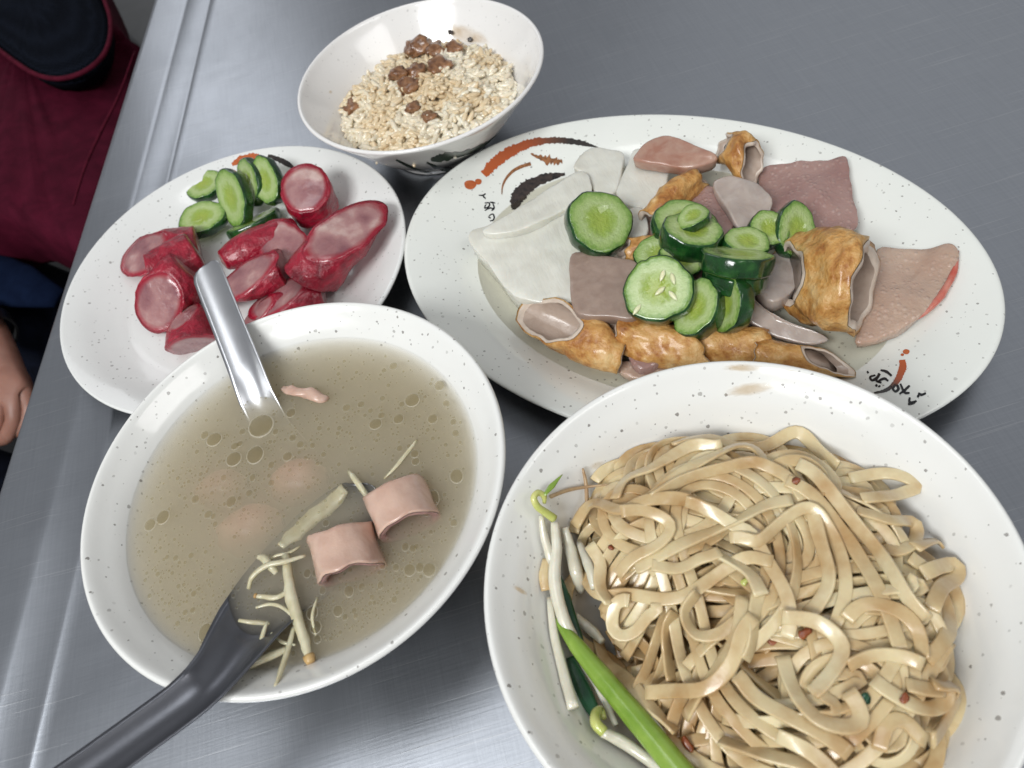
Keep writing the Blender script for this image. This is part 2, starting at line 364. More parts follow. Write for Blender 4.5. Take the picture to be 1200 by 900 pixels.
def slab(name, outline, z, th, mat, parent=None, bevel=.0012, bulge=0, rough=.0004, sub=4, sharp=False, shrink=.97, seed=0, warp=0.0):
    """A solid piece whose top face has the outline (pixels), at its own heights z, and a thickness"""
    n = len(outline); zs = [z]*n if isinstance(z, (int, float)) else z
    W = [at(px, py, zz) for (px, py), zz in zip(outline, zs)]
    if sharp:
        P = []
        for i in range(n):
            a, b = W[i], W[(i+1) % n]
            for t in range(sub): P.append(a.lerp(b, t/sub + .5/sub))
    else: P = [V(p) for p in cat_rom(W, sub, True)]
    C = sum(P, V((0, 0, 0)))/len(P)
    N = V((0, 0, 0))
    for i in range(len(P)):
        a, b = P[i]-C, P[(i+1) % len(P)]-C; N += a.cross(b)
    N.normalize()
    if N.z < 0: N = -N; P.reverse()
    m = len(P); rings = []
    size = sum((p-C).length for p in P)/m
    e = min(.45, bevel/size)
    layers = [(1.0, -bevel), (1-.3*e, -.35*bevel), (1-e, 0)]
    for t in (.85, .65, .45, .25, .1): 
        if t < 1-e-.03: layers.append((t, bulge*(1-t*t)))
    layers = layers[::-1]
    layers += [(1.0-.015, -.5*th), (shrink, -th+bevel), (shrink-e, -th), (.5, -th), (.1, -th)]
    vs = []
    for t, h in layers:
        for p in P:
            q = C + (p-C)*t + N*h
            q = q + N*(nz(q, 130, seed)*rough*1.6 + nz(C+(p-C)*t, 45, seed+7)*warp) + (p-C).normalized()*(nz(q, 160, seed+3)*rough*(1.5 if t > .8 else .3))
            vs.append(q)
    fs = grid_faces(len(layers), m)
    fs.append(tuple(range(m))); fs.append(tuple((len(layers)-1)*m+j for j in range(m))[::-1])
    return fixnormals(mk(name, vs, fs, mat, parent))

def cut_tube(A, B, ra, rb, hint, nA, nB, prof=None, bend=None, hollow=0, rough=.0006, n=36, K=14, seed=0, skin=None, flesh=None, parent=None, names=('casing', 'filling'), ragged=0, lip=.0012, twist=0, minc=.60, plug=False, wall=None):
    """A piece cut from a long round food: outer skin and, as a second part, what the cuts show"""
    A, B = V(A), V(B); ax = (B-A); L = ax.length; ax.normalize()
    nA = V(nA) if nA is not None else -ax; nB = V(nB) if nB is not None else ax
    nA.normalize(); nB.normalize()
    for _ in range(20):
        if -nA.dot(ax) < minc: nA = (nA-ax*.12).normalized()
        if nB.dot(ax) < minc: nB = (nB+ax*.12).normalized()
    h = V(hint); e1 = (h-ax*h.dot(ax)).normalized(); e2 = ax.cross(e1)
    prof = prof or [1, 1]; bend = V(bend) if bend is not None else V((0, 0, 0))
    def pt(s, j, k=1.0):
        t = 2*PI*j/n + twist*s
        sc = float(np.interp(s, np.linspace(0, 1, len(prof)), prof))*k
        off = e1*(ra*sc*math.cos(t)) + e2*(rb*sc*math.sin(t))
        da = -off.dot(nA)/ax.dot(nA); db = L-off.dot(nB)/ax.dot(nB)
        if ragged:
            da += ragged*nz((math.cos(t), math.sin(t), seed), 1.7, 1); db += ragged*nz((math.cos(t), math.sin(t), seed), 1.7, 5)
        q = A + off + ax*(da+(db-da)*s) + bend*math.sin(PI*s)
        rad = off.normalized() if off.length > 1e-7 else ax
        return q + rad*((nz(q, 90, seed)*1.5+nz(q, 260, seed+2)*.7)*rough*k)
    vs = []; ss = list(np.linspace(0, 1, K))
    ls = lip/max(L, .004)
    for s in ss:
        for j in range(n): vs.append(pt(s, j))
    rows = [[pt(0, j, .94)+ax*0 for j in range(n)]] + [vs[i*n:(i+1)*n] for i in range(K)] + [[pt(1, j, .94) for j in range(n)]]
    allv = [v for r in rows for v in r]
    o1 = fixnormals(mk(names[0], allv, grid_faces(len(rows), n), skin, parent))
    if hollow:
        R0 = [[pt(0, j, .935)-ax*.0002 for j in range(n)], [pt(0, j, (1+hollow)/2)-ax*lip*.4 for j in range(n)], [pt(0, j, hollow*1.02) for j in range(n)], [pt(.015, j, hollow) for j in range(n)]]
        rows = [R0[-1]]
        for s in np.linspace(.02, .98, 9): rows.append([pt(s, j, hollow) for j in range(n)])
        R1 = [[pt(.985, j, hollow) for j in range(n)], [pt(1, j, hollow*1.02) for j in range(n)], [pt(1, j, (1+hollow)/2)+ax*lip*.4 for j in range(n)], [pt(1, j, .935)+ax*.0002 for j in range(n)]]
        rows.append(R1[0])
        q = [v for r in rows for v in r]; f = grid_faces(len(rows), n)
        if plug: f.append(tuple(8*n+j for j in range(n)))
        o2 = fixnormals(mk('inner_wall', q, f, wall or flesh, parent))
        for RR_ in (R0, R1): fixnormals(mk(names[1], [v for r in RR_ for v in r], grid_faces(len(RR_), n), flesh, parent))
    else:
        vs, fs, uv = [], [], []
        for s, sg, nn in ((0, -1, nA), (1, 1, nB)):
            nn = nn.normalized(); 
            b0 = len(vs); ks = (.955, .9, .75, .55, .3, .1)
            for q, k in enumerate(ks):
                for j in range(n):
                    p = pt(s, j, k) + nn*(lip*(.25+.6*(1-k*k)))
                    if q == 0: p = pt(s, j, k) - nn*lip*.3
                    p = p + nn*(nz(p, 220, seed+9)*rough*.8*(1-k))
                    vs.append(p); uv.append((k*math.cos(2*PI*j/n), k*math.sin(2*PI*j/n)))
            fs += [tuple(b0+i for i in f) for f in grid_faces(len(ks), n)]
            fs.append(tuple(b0+(len(ks)-1)*n+j for j in range(n)))
        o2 = fixnormals(mk(names[1], vs, fs, flesh, parent, uvs=uv))
    return o1, o2

def cucumber(px, py, z, R_px, ncam, th, label, seed=0, squash=1.0, seeds=(), bend=0.0, rot=0, group='cucumber slices on the oval plate', notch=0):
    C = at(px, py, z); R = R_px*mpp(C); N = cdir(*ncam)
    e1 = (R_ - N*R_.dot(N)).normalized(); e2 = N.cross(e1)
    e1, e2 = e1*math.cos(rot)+e2*math.sin(rot), e2*math.cos(rot)-e1*math.sin(rot)
    n = 44
    def rim(t, k, h):
        w = 1+.035*math.sin(3*t+seed)+.02*math.sin(7*t+2.1*seed)+.012*math.sin(11*t+seed*1.3)
        if notch: w -= notch*math.exp(-((((t-1.9) % (2*PI)))/.22)**2)
        x, y = R*w*k*math.cos(t), R*w*k*squash*math.sin(t)
        return C + e1*x + e2*y + N*(h + bend*(x*x-y*y*.3)/R)
    t_ = thing('cucumber_slice', C - N*th, label, 'cucumber slice', group)
    th *= 1.3
    rows = [(.948, .0003), (.985, -.0002), (1.0, -.0009), (1.012, -.5*th), (1.0, -th+.0009), (.985, -th+.0002), (.948, -th-.0003)]
    vs = [rim(2*PI*j/n, k, h) for k, h in rows for j in range(n)]
    fixnormals(mk('rind', vs, grid_faces(len(rows), n), M['rind'], t_))
    vs, fs, uv = [], [], []
    for sg in (1, -1):
        b0 = len(vs); ks = (.955, .93, .86, .74, .6, .46, .32, .18, .06)
        for q, k in enumerate(ks):
            for j in range(n):
                t = 2*PI*j/n
                h = .00015 if q == 0 else .0004
                if k < .62: h -= .0007*(1-(k/.62)**2)
                p = rim(t, k, h if sg > 0 else -th-h)
                p = p + N*sg*(nz(p, 330, seed)*.00045*(1 if k < .6 else .35))
                vs.append(p); uv.append((k*math.cos(t), k*math.sin(t)))
        fs += [tuple(b0+i for i in f) for f in grid_faces(len(ks), n)]
        fs.append(tuple(b0+(len(ks)-1)*n+j for j in range(n)))
    fixnormals(mk('flesh', vs, fs, M['cuke'], t_, uvs=uv))
    for (sx, sy, sa) in seeds:
        c = rim(math.atan2(sy, sx), math.hypot(sx, sy), .0006)
        d = e1*math.cos(sa)+e2*math.sin(sa)
        path_tube('seed', [c-d*R*.17, c-d*R*.08, c+d*R*.04, c+d*R*.12, c+d*R*.19], [R*.012, R*.06, R*.075, R*.055, R*.008], M['seed'], t_, 8, 3, flat=.6, up=N)
    return t_

# ------------------------------------------------------------------ the table, the floor
ED = V((.1425, .98980, 0)).normalized(); EN = V((ED.y, -ED.x, 0))     # along the table's edge, and across it towards the food
def off_of(px, py): return at(px, py, 0).dot(EN)
oA = (off_of(247, 0)+off_of(40, 900))/2; oB = (off_of(224, 0)+off_of(0, 836))/2; oC = (off_of(185, 0)+off_of(0, 588))/2
def tpt(s, o, z): q = ED*s + EN*o; return V((q.x, q.y, z))
prof = [(oC-.0004, -.032), (oC-.0016, -.004), (oC-.0008, .0012), (oC+.0012, .0026), (oC+.004, .0030), (oB-.004, .0030), (oB-.001, .0032), (oB+.0008, .0028), (oB+.003, .0022),
        (oA-.003, .0006), (oA-.0012, .0009), (oA, .0006), (oA+.0015, .0001), (oA+.006, 0), (oA+.6, 0), (oA+1.3, 0), (oA+1.3, -.03)]
vs, fs = [], []
ss = np.linspace(-.6, 2.2, 60)
for s in ss:
    for o, z in prof:
        w = .0006*nz((s*6, o*10, 0), 1, 2) if z > .0004 else 0
        vs.append(tpt(s, o+w, z))
tb = mk('steel_table', vs, grid_faces(len(ss), len(prof), False), M['steel'], origin=tpt(0, oA+.3, -.032))
tb['kind'] = 'structure'; fixnormals(tb)
fl = mk('floor', [(-3, -2, -.72), (3, -2, -.72), (3, 4, -.72), (-3, 4, -.72)], [(0, 1, 2, 3)], M['floor']); fl['kind'] = 'structure'

# ------------------------------------------------------------------ bowls and plates
BP = [(0, .004), (.030, .0035), (.0345, .0008), (.0365, 0), (.0390, .0008), (.0405, .0045), (.0435, .0075), (.055, .0165), (.068, .034), (.0785, .050), (.0868, .0605), (.0896, .0635), (.0902, .0650), (.0890, .0662),
      (.0872, .0655), (.0835, .0620), (.0765, .0548), (.0660, .0395), (.050, .0205), (.034, .0125), (.018, .0105), (0, .0102)]
bowlprof = smooth_prof(BP, 4)
inner = sorted([(r, z) for r, z in bowlprof[bowlprof.index(max(bowlprof, key=lambda q: q[1])):]])
def inner_z(r): return float(np.interp(r, [q[0] for q in inner], [q[1] for q in inner]))
SC = V((-.0979, .1818, .0)); NC = V((.0560, .0853, 0)); RC = V((.0021, .4504, 0)); PC = V((-.1388, .3669, 0)); OC = V((.1002, .2725, 0))
soup_bowl = tag(lathe('soup_bowl', bowlprof, SC, M['bowl'], n=140), 'speckled white bowl full of cloudy soup', 'bowl')
noodle_bowl = tag(lathe('noodle_bowl', bowlprof, NC, M['bowl'], n=140), 'speckled white bowl heaped with noodles', 'bowl')
RP = [(0, .003), (.026, .0028), (.030, .0006), (.032, 0), (.034, .0008), (.0352, .005), (.040, .009), (.052, .0205), (.065, .0375), (.0745, .049), (.0782, .0537), (.0789, .0552), (.0780, .0562),
      (.0764, .0556), (.0725, .0500), (.0625, .0375), (.049, .0215), (.032, .0105), (.015, .0078), (0, .0074)]
riceprof = smooth_prof(RP, 4)
rice_bowl = tag(lathe('rice_bowl', riceprof, RC, M['rice_bowl'], n=120), 'small white rice bowl with dark green brushwork outside', 'bowl')
PP = [(0, .0035), (.055, .0033), (.060, .0005), (.063, 0), (.0655, .0008), (.068, .0042), (.085, .0105), (.098, .0165), (.1058, .0196), (.1070, .0208), (.1060, .0218),
      (.1035, .0212), (.096, .0182), (.086, .0130), (.076, .0088), (.066, .0070), (.03, .0064), (0, .0063)]
plate = tag(lathe('side_plate', smooth_prof(PP, 4), PC, M['plate'], n=140), 'round speckled white plate holding red sausage', 'plate')
OP = [(0, .0035), (.55, .0033), (.595, .0005), (.61, 0), (.625, .0008), (.645, .0042), (.80, .0125), (.93, .0180), (.990, .0198), (1.0, .0208), (.992, .0219),
      (.97, .0216), (.90, .0190), (.82, .0150), (.74, .0098), (.68, .0072), (.60, .0064), (.3, .0062), (0, .0061)]
oval = tag(lathe('oval_plate', smooth_prof(OP, 4), OC, M['oval'], n=180, a=.1558, b=.1112, rot=math.radians(139.3)), 'large oval speckled plate with rust and black brush strokes', 'plate')
T_oval, T_plate, T_rice, T_nood = bvh(oval), bvh(plate), bvh(rice_bowl), bvh(noodle_bowl)

def stroke(tree, name, pts, wid, mat, parent, jag=0, lift=.00022, sub=8, fade=False):
    """flat print on the glaze: a thin ribbon lying on the vessel, its width in photograph pixels"""
    P = cat_rom([(x, y, 0) for x, y in pts], sub); K = len(P)
    ww = np.interp(np.linspace(0, 1, K), np.linspace(0, 1, len(wid)), wid); vs, uv = [], []; last = (at(*pts[0], .02), V((0, 0, 1)))
    for i in range(K):
        t = P[min(i+1, K-1)]-P[max(i-1, 0)]; t = t/(np.hypot(t[0], t[1])+1e-9); nn = (-t[1], t[0])
        for c, sd in enumerate((-1, -.5, 0, .5, 1)):
            j = 1+(random.uniform(-jag, jag) if abs(sd) == 1 else 0)
            x, y = P[i][0]+nn[0]*ww[i]/2*sd*j, P[i][1]+nn[1]*ww[i]/2*sd*j
            h, n_ = cast(tree, x, y)
            if h is None: h, n_ = cast(tree, P[i][0], P[i][1])
            if h is None: h, n_ = last
            last = (h, n_)
            vs.append(h+n_*lift); uv.append((i/(K-1), c/4))
    return mk(name, vs, grid_faces(K, 5, False), M[mat], parent, uvs=uv)
def blot(tree, name, cx, cy, rx, ry, mat, parent, lift=.00022, jag=.12, rot=0):
    n = 18; vs = []
    h, n_ = cast(tree, cx, cy); 
    if h is None: return
    vs.append(h+n_*lift); uv = [(0, 0)]
    for k in (.5, 1):
        for j in range(n):
            a = 2*PI*j/n; q = k*(1+jag*nz((math.cos(a)*1.5, math.sin(a)*1.5, cx), 1))
            dx, dy = rx*q*math.cos(a), ry*q*math.sin(a)
            x, y = cx+dx*math.cos(rot)-dy*math.sin(rot), cy+dx*math.sin(rot)+dy*math.cos(rot)
            g, m_ = cast(tree, x, y)
            if g is None: g, m_ = h, n_
            vs.append(g+m_*lift); uv.append((k*math.cos(a), k*math.sin(a)))
    fs = [(0, 1+j, 1+(j+1) % n) for j in range(n)] + [(1+j, 1+n+j, 1+n+(j+1) % n, 1+(j+1) % n) for j in range(n)]
    return mk(name, vs, fs, M[mat], parent, uvs=uv)

# brushwork and writing on the oval plate
T = T_oval
stroke(T, 'brush_stroke', [(567, 205), (580, 191), (598, 178), (618, 169), (640, 165), (662, 165), (682, 168), (701, 173)], [10, 13, 12, 10, 8, 7, 6, 1], 'print_fade', oval, .22, sub=16)
blot(T, 'brush_dot', 551, 216.5, 7, 5.5, 'print_rust', oval); blot(T, 'brush_dot', 560.5, 213, 4, 3.5, 'print_rust', oval)
stroke(T, 'brush_stroke', [(588, 228), (589, 218), (594, 208), (602, 200), (612, 195), (622, 192)], [1, 2, 3, 3.5, 4, 4], 'print_brown', oval, .1)
stroke(T, 'leaf_print', [(622, 180), (632, 185), (643, 187), (652, 189), (659, 189)], [1, 6, 9, 7, 4], 'print_brown', oval, .7, sub=5)
stroke(T, 'brush_stroke', [(604, 246), (605, 236), (612, 224), (624, 215), (642, 208), (662, 204)], [9, 15, 17, 14, 10, 3], 'print_dark', oval, .2, sub=12)
for pts in ([(561, 229), (566, 229), (569, 227)], [(565, 229), (569, 233)],
            [(568, 238), (573, 238), (573, 242), (568, 244), (569, 240)], [(574, 237), (580, 238)], [(577, 237), (579, 244), (576, 247)], [(568, 247), (574, 244), (579, 245)],
            [(573, 253), (577, 251), (579, 254), (578, 258), (574, 259)], [(572, 254), (575, 256)]):
    stroke(T, 'ink_stroke', pts, [1.2, 1.9, 1.4], 'print_ink', oval, .1, sub=5)
stroke(T, 'brush_stroke', [(1057.5, 422), (1058, 430), (1055, 439), (1051, 447), (1045, 453), (1037, 458), (1024, 461)], [7, 9, 8, 7, 5, 4, 2], 'print_fade', oval, .15, sub=10)
blot(T, 'brush_dot', 1062, 412.5, 4, 3, 'print_rust', oval); blot(T, 'brush_dot', 1057.5, 416, 2, 1.6, 'print_rust', oval)
for pts in ([(1032, 434), (1039, 436), (1045, 441)], [(1026, 440), (1020, 442), (1022, 446), (1028, 443), (1031, 438), (1027, 446), (1033, 449)], [(1028, 448), (1036, 444), (1041, 447)], [(1026, 451), (1028, 453)], [(1030, 452), (1031, 454)],
            [(1016, 437), (1018, 436)], [(1044, 453), (1049, 459), (1053, 456), (1050, 451), (1046, 456)], [(1055, 450), (1060, 460), (1066, 461)], [(1054, 462), (1060, 458), (1066, 452)],
            [(1066, 466), (1066, 472), (1072, 471)], [(1064, 474), (1069, 473), (1074, 470)], [(1076, 461), (1080, 463), (1085, 461)], [(1075, 466), (1077, 463)]):
    stroke(T, 'ink_stroke', pts, [2.2, 3.4, 2.4], 'print_ink', oval, .1, sub=5)
# side plate: the end of a red and black stroke behind the cucumber
stroke(T_plate, 'brush_stroke', [(272, 193), (283, 187), (296, 184), (304, 184)], [4, 9, 9, 6], 'print_rust', plate, .2, sub=8)
stroke(T_plate, 'brush_stroke', [(314, 183), (326, 187), (337, 192), (347, 199)], [5, 6, 6, 3], 'print_dark', plate, .2, sub=8)
# rice bowl: dark green leaves outside
stroke(T_rice, 'leaf_print', [(505, 187), (520, 184), (545, 179), (568, 170), (585, 157)], [4, 10, 5, 6, 3], 'print_green', rice_bowl, .25, sub=9)
stroke(T_rice, 'leaf_print', [(500, 190), (512, 196), (528, 199), (548, 197), (568, 188), (585, 174), (596, 157)], [2, 4, 6, 9, 14, 12, 5], 'print_green', rice_bowl, .2, sub=9)
stroke(T_rice, 'leaf_print', [(464, 187), (476, 193), (490, 199), (506, 203)], [2, 3, 3, 1.5], 'print_green', rice_bowl, .1, sub=9)
# sauce marks inside the noodle bowl
blot(T_nood, 'sauce_stain', 872, 431, 34, 6, 'stain', noodle_bowl, .0003); blot(T_nood, 'sauce_stain', 880, 456, 42, 10, 'stain', noodle_bowl, .0003, rot=-.15)
blot(T_nood, 'sauce_stain', 609, 692, 15, 4, 'stain', noodle_bowl, .0003, rot=.55); blot(T_nood, 'sauce_stain', 700, 545, 14, 6, 'stain', noodle_bowl, .0003, rot=-.3)
blot(T_nood, 'sauce_stain', 930, 438, 18, 4, 'stain', noodle_bowl, .0003, rot=.3)
blot(T_rice, 'sauce_stain', 545, 40, 40, 14, 'stain', rice_bowl, .0003, rot=.3); blot(T_rice, 'sauce_stain', 387, 108, 3, 3, 'stain', rice_bowl, .0003)

# ------------------------------------------------------------------ soup
ZS = .0552; RS = .0772
pr = [(0, ZS-.0002), (.03, ZS-.0002), (.06, ZS-.0002), (.0725, ZS-.0002), (.0750, ZS-.0002), (.0765, ZS-.0001), (.0778, ZS+.0001)]
pr += [(inner_r, z) for inner_r, z in ((.0665, .0392), (.0506, .0203), (.034, .0121), (.018, .0101), (0, .0098))]
soup = tag(lathe('broth', pr, SC, M['broth'], n=140), 'cloudy pale brown broth dotted with round fat droplets', 'soup')
k = NT('foam_rim'); k.set((.66, .62, .50), .3)
tr = k.n('ShaderNodeBsdfTransparent'); mx = k.n('ShaderNodeMixShader'); mx.inputs[0].default_value = .34
k.l(tr.outputs[0], mx.inputs[1]); k.l(k.b.outputs[0], mx.inputs[2]); k.l(mx.outputs[0], k.out.inputs[0]); M['foam'] = k.m
def droplet_mesh(name, n=16):
    vs, fs = [(0, 0, .12)], []
    for k, h in ((.55, .11), (.84, .07), (.93, .05), (1.04, -.02)):
        for j in range(n): a = 2*PI*j/n; vs.append((k*math.cos(a), k*math.sin(a), h))
    fs = [(0, 1+j, 1+(j+1) % n) for j in range(n)]
    for q in range(3): fs += [(1+q*n+j, 1+(q+1)*n+j, 1+(q+1)*n+(j+1) % n, 1+q*n+(j+1) % n) for j in range(n)]
    me = bpy.data.meshes.new(name); me.from_pydata(vs, [], fs); me.materials.append(M['oil']); me.materials.append(M['foam'])
    me.polygons.foreach_set('material_index', [0]*(len(fs)-n)+[1]*n)
    me.polygons.foreach_set('use_smooth', [True]*len(me.polygons)); return me
dm = droplet_mesh('fat_droplet')
drops = [(306, 499, 15.5, 13), (299, 533, 10.5, 10), (274, 538, 9.5, 8), (251, 515, 9.5, 7.5), (240, 510, 5, 4.5), (191, 606, 8, 7.5), (176, 615, 7, 6.5), (241, 741, 9, 9), (341, 484, 6, 5), (483, 469, 9, 7.5), (440, 497, 8, 6), (467, 491, 6.5, 5.5),
         (507, 491, 6, 5.5), (461, 429, 5, 4), (515, 452, 6, 6), (535, 558, 8, 8), (486, 532, 5, 4.5), (487, 541, 5, 4), (523, 473, 4, 4), (534, 508, 4, 4), (271, 588, 6.5, 6), (244, 603, 5, 4), (229, 585, 5, 4.5), (337, 535, 6, 5), (352, 521, 4.5, 4),
         (343, 513, 4.5, 4), (406, 478, 5, 4), (423, 474, 4.5, 3.5), (447, 487, 4.5, 3.5), (275, 523, 5, 4), (284, 506, 4, 3.5), (323, 506, 3.5, 3.5), (206, 654, 3.5, 3), (224, 651, 3.5, 3), (217, 718, 3.5, 3), (226, 715, 3.5, 3), (503, 668, 8, 7), (492, 665, 5, 5), (480, 668, 7, 6.5),
         (464, 665, 4, 4), (366, 718, 7, 7), (396, 716, 6, 6), (370, 735, 7, 6.5), (409, 693, 6, 6), (424, 688, 4, 4), (436, 700, 3, 3), (462, 703, 3.5, 3.5), (372, 749, 4.5, 4.5), (415, 716, 3, 3), (417, 722, 3, 3), (360, 672, 4.5, 4.5), (370, 672, 4, 4), (475, 641, 4.5, 4.5),
         (484, 643, 4, 4), (500, 600, 5, 5), (508, 814-230, 7, 9), (378, 692, 4, 4), (446, 686, 4, 4), (448, 663, 4, 4), (488, 641, 3, 3), (468, 680, 3, 3), (250, 605, 3, 3), (296, 560, 4, 4), (262, 560, 3.5, 3.5), (318, 566, 4, 3.5), (292, 578, 4, 3.5), (318, 545, 4, 4), (281, 520, 4, 3), (250, 733, 3.5, 3.5), (208, 731, 3, 3)]
for px, py, rx, ry in drops:
    c = at(px, py, ZS-.0002); s = mpp(c)
    o = bpy.data.objects.new('fat_droplet', dm); COL.objects.link(o); o.parent = soup; o.location = c - soup.location
    o.scale = (rx*s, ry*s*1.25, (rx+ry)/2*s); o.rotation_euler = (0, 0, random.uniform(-.3, .3))
def near_drops(px, py, r):
    return any((px-a)**2+(py-b)**2 < (max(c, d)+r)**2 for a, b, c, d in drops)
vs, fs = [], []
base = [v.co.copy() for v in dm.vertices]; bf = [tuple(p.vertices) for p in dm.polygons]
clus = [(330, 530, 60), (270, 570, 60), (440, 700, 60), (470, 680, 50), (500, 490, 60), (410, 500, 80), (200, 680, 60), (240, 700, 60), (390, 720, 50), (480, 600, 60), (250, 560, 60)]
tries = 0; made = 0
while made < 1500 and tries < 20000:
    tries += 1
    if random.random() < .62:
        c = random.choice(clus); px, py = random.gauss(c[0], c[2]*.55), random.gauss(c[1], c[2]*.45)
    else: px, py = random.uniform(150, 560), random.uniform(400, 780)
    w = at(px, py, ZS)
    if (w-V((SC.x, SC.y, w.z))).length > .0725: continue
    r = min(4.2, .65+random.expovariate(1/.55))
    if near_drops(px, py, r): continue
    drops.append((px, py, r, r)); s = mpp(w)*r; b0 = len(vs); made += 1
    vs += [(w.x+v.x*s, w.y+v.y*s*1.15, ZS-.0002+v.z*s) for v in base]; fs += [tuple(b0+i for i in f) for f in bf]
o = mk('fine_droplets', vs, fs, M['oil'], soup); o['kind'] = 'stuff'; o.data.materials.append(M['foam'])
o.data.polygons.foreach_set('material_index', ([0]*(len(bf)-16)+[1]*16)*made)

# the two pieces of intestine, and meat under the surface
def chitterling(A, B, ra, rb, nA, nB, label, seed, bend=None):
    t_ = thing('intestine_piece', (V(A)+V(B))/2-V((0, 0, rb)), label, 'meat', 'meat in the soup')
    cut_tube(A, B, ra, rb, R_, nA, nB, [1.0, 1, .98, 1.0], bend, .74, .0006, 40, 14, seed, M['chitterling'], M['chitterling_in'], t_, ('outer_wall', 'cut_edge'), .0015, .0010)
    return t_
chitterling(at(398, 622, ZS-.0015), at(413, 673, ZS-.0005), 40*mpp(at(410, 650, ZS)), .0125, cdir(-.25, .9, -.25), cdir(.28, -.84, .42), 'pink tube of intestine nearest the ginger, floating in the soup', 3)
chitterling(at(461, 572, ZS-.0015), at(480, 617, ZS-.0005), 38*mpp(at(475, 600, ZS)), .0125, cdir(-.35, .85, -.25), cdir(.38, -.78, .42), 'pink tube of intestine nearer the bowl rim, floating in the soup', 5)
def sunken(px, py, dz, rx, ry, label, seed):
    c = at(px, py, ZS-dz); s = mpp(c); A = c-R_*0-cdir(1, .2, 0)*rx*s; B = c+cdir(1, .2, 0)*rx*s
    t_ = thing('intestine_piece', c-V((0, 0, .008)), label, 'meat', 'meat in the soup')
    cut_tube(A, B, ry*s, .007, U_, None, None, [.45, .85, 1, .9, .4], None, .7, .001, 28, 10, seed, M['chitterling'], M['chitterling_in'], t_, ('outer_wall', 'cut_edge'), .001)
sunken(352, 566, .0125, 32, 30, 'pink piece of intestine sunk in the soup, nearest the bowl centre', 11)
sunken(296, 622, .0135, 38, 32, 'pink piece of intestine sunk in the soup, left of the dark spoon', 12)
sunken(262, 575, .0145, 30, 26, 'faint pink meat sunk deep at the left of the soup', 13)
P = [at(x, y, ZS+h) for x, y, h in ((331, 455, -.001), (340, 457, .001), (350, 460, .0012), (362, 461, .001), (376, 467, .0002), (385, 466, -.0012))]
tag(path_tube('meat_scrap', P, [.0012, .0026, .0022, .003, .0026, .001], M['chitterling'], None, 10, 5, .6, .5), 'thin pale scrap of meat floating beside the bright spoon handle', 'meat', 'meat in the soup')

# ginger
def shred(pts, w, label, tip=False, mat='ginger'):
    P = [at(x, y, ZS+h) for x, y, h in pts]; s = mpp(P[0])*w/2
    o = path_tube('ginger_shred', P, [s*.7, s, s*1.05, s*.95, s*.6], M[mat], None, 6, 5, .75, .25)
    tag(o, label, 'ginger', 'ginger shreds in the soup')
    if tip: path_tube('browned_end', [P[-1].lerp(P[-2], .28), P[-1].lerp(P[-2], .1), P[-1]+(P[-1]-P[-2])*.03], [s*.98, s*.95, s*.7], M['ginger_tip'], o, 6, 2, .8)
shred([(489, 515, -.0008), (476, 532, 0), (463, 548, .0002), (450, 561, -.0012)], 5, 'thin ginger shred running up from behind the intestine near the rim')
shred([(409, 552, -.002), (417, 563, .0001), (426, 575, -.001), (432, 586, -.003)], 8, 'short ginger stub beside the tip of the dark spoon')
shred([(335, 650, .001), (340, 690, .0015), (347, 720, .001), (356, 748, .0005), (364, 776, .001)], 14, 'thick ginger stick lying lengthwise across the dark spoon', True)
shred([(291, 690, .0005), (296, 676, .003), (312, 663, .004), (335, 658, .0035), (358, 651, .001)], 7, 'arched ginger shred looping over the edge of the dark spoon')
shred([(324, 672, .0005), (318, 664, .002), (310, 655, .002), (303, 652, .0005)], 11, 'pale ginger flake curled at the edge of the dark spoon')
shred([(345, 688, 0), (325, 700, .001), (308, 699, .001), (298, 698, .0015)], 7, 'ginger shred with an orange end left of the thick stick', True)
shred([(280, 727, .004), (293, 729, .0038), (306, 730, .002), (316, 731, .0005)], 6, 'short straight ginger stub at the dark spoon edge')
shred([(313, 728, .001), (308, 745, .001), (303, 762, .0012), (300, 776, .002)], 6, 'faint ginger shred lying along the dark spoon channel')
shred([(344, 735, .001), (339, 756, .0015), (332, 778, .004), (322, 806, .0085)], 7, 'thin ginger shred hanging over the near rim of the soup bowl')
shred([(338, 760, .001), (310, 771, .004), (288, 780, .0062), (262, 794, .0085)], 12, 'ginger stick with a brown end in the spoon channel', True)
P = [at(x, y, ZS+h) for x, y, h in ((328, 640, -.001), (345, 626, -.0035), (368, 605, -.004), (390, 588, -.004), (404, 572, -.0015))]
tag(path_tube('leek_strip', P, [.002, .0038, .0042, .004, .003], M['ginger'], None, 8, 5, .4, .3), 'broad pale translucent strip lying along the far edge of the dark spoon', 'ginger', 'ginger shreds in the soup')

for q, (pts, w, lb) in enumerate((([(352, 640, -.001), (338, 648, .0008), (322, 652, .001), (308, 664, 0)], 4, 'finest ginger thread above the arched shred'),
                               ([(300, 712, .001), (318, 708, .0012), (334, 714, .0012), (350, 730, 0)], 4.5, 'fine ginger thread crossing the middle of the thick stick'),
                               ([(318, 742, .001), (330, 752, .0016), (346, 756, .001)], 5, 'small ginger thread near the brown ended stick'),
                               ([(372, 700, -.001), (366, 722, .0004), (370, 745, -.001)], 4, 'lone ginger thread right of the thick stick'))): shred(pts, w, lb)
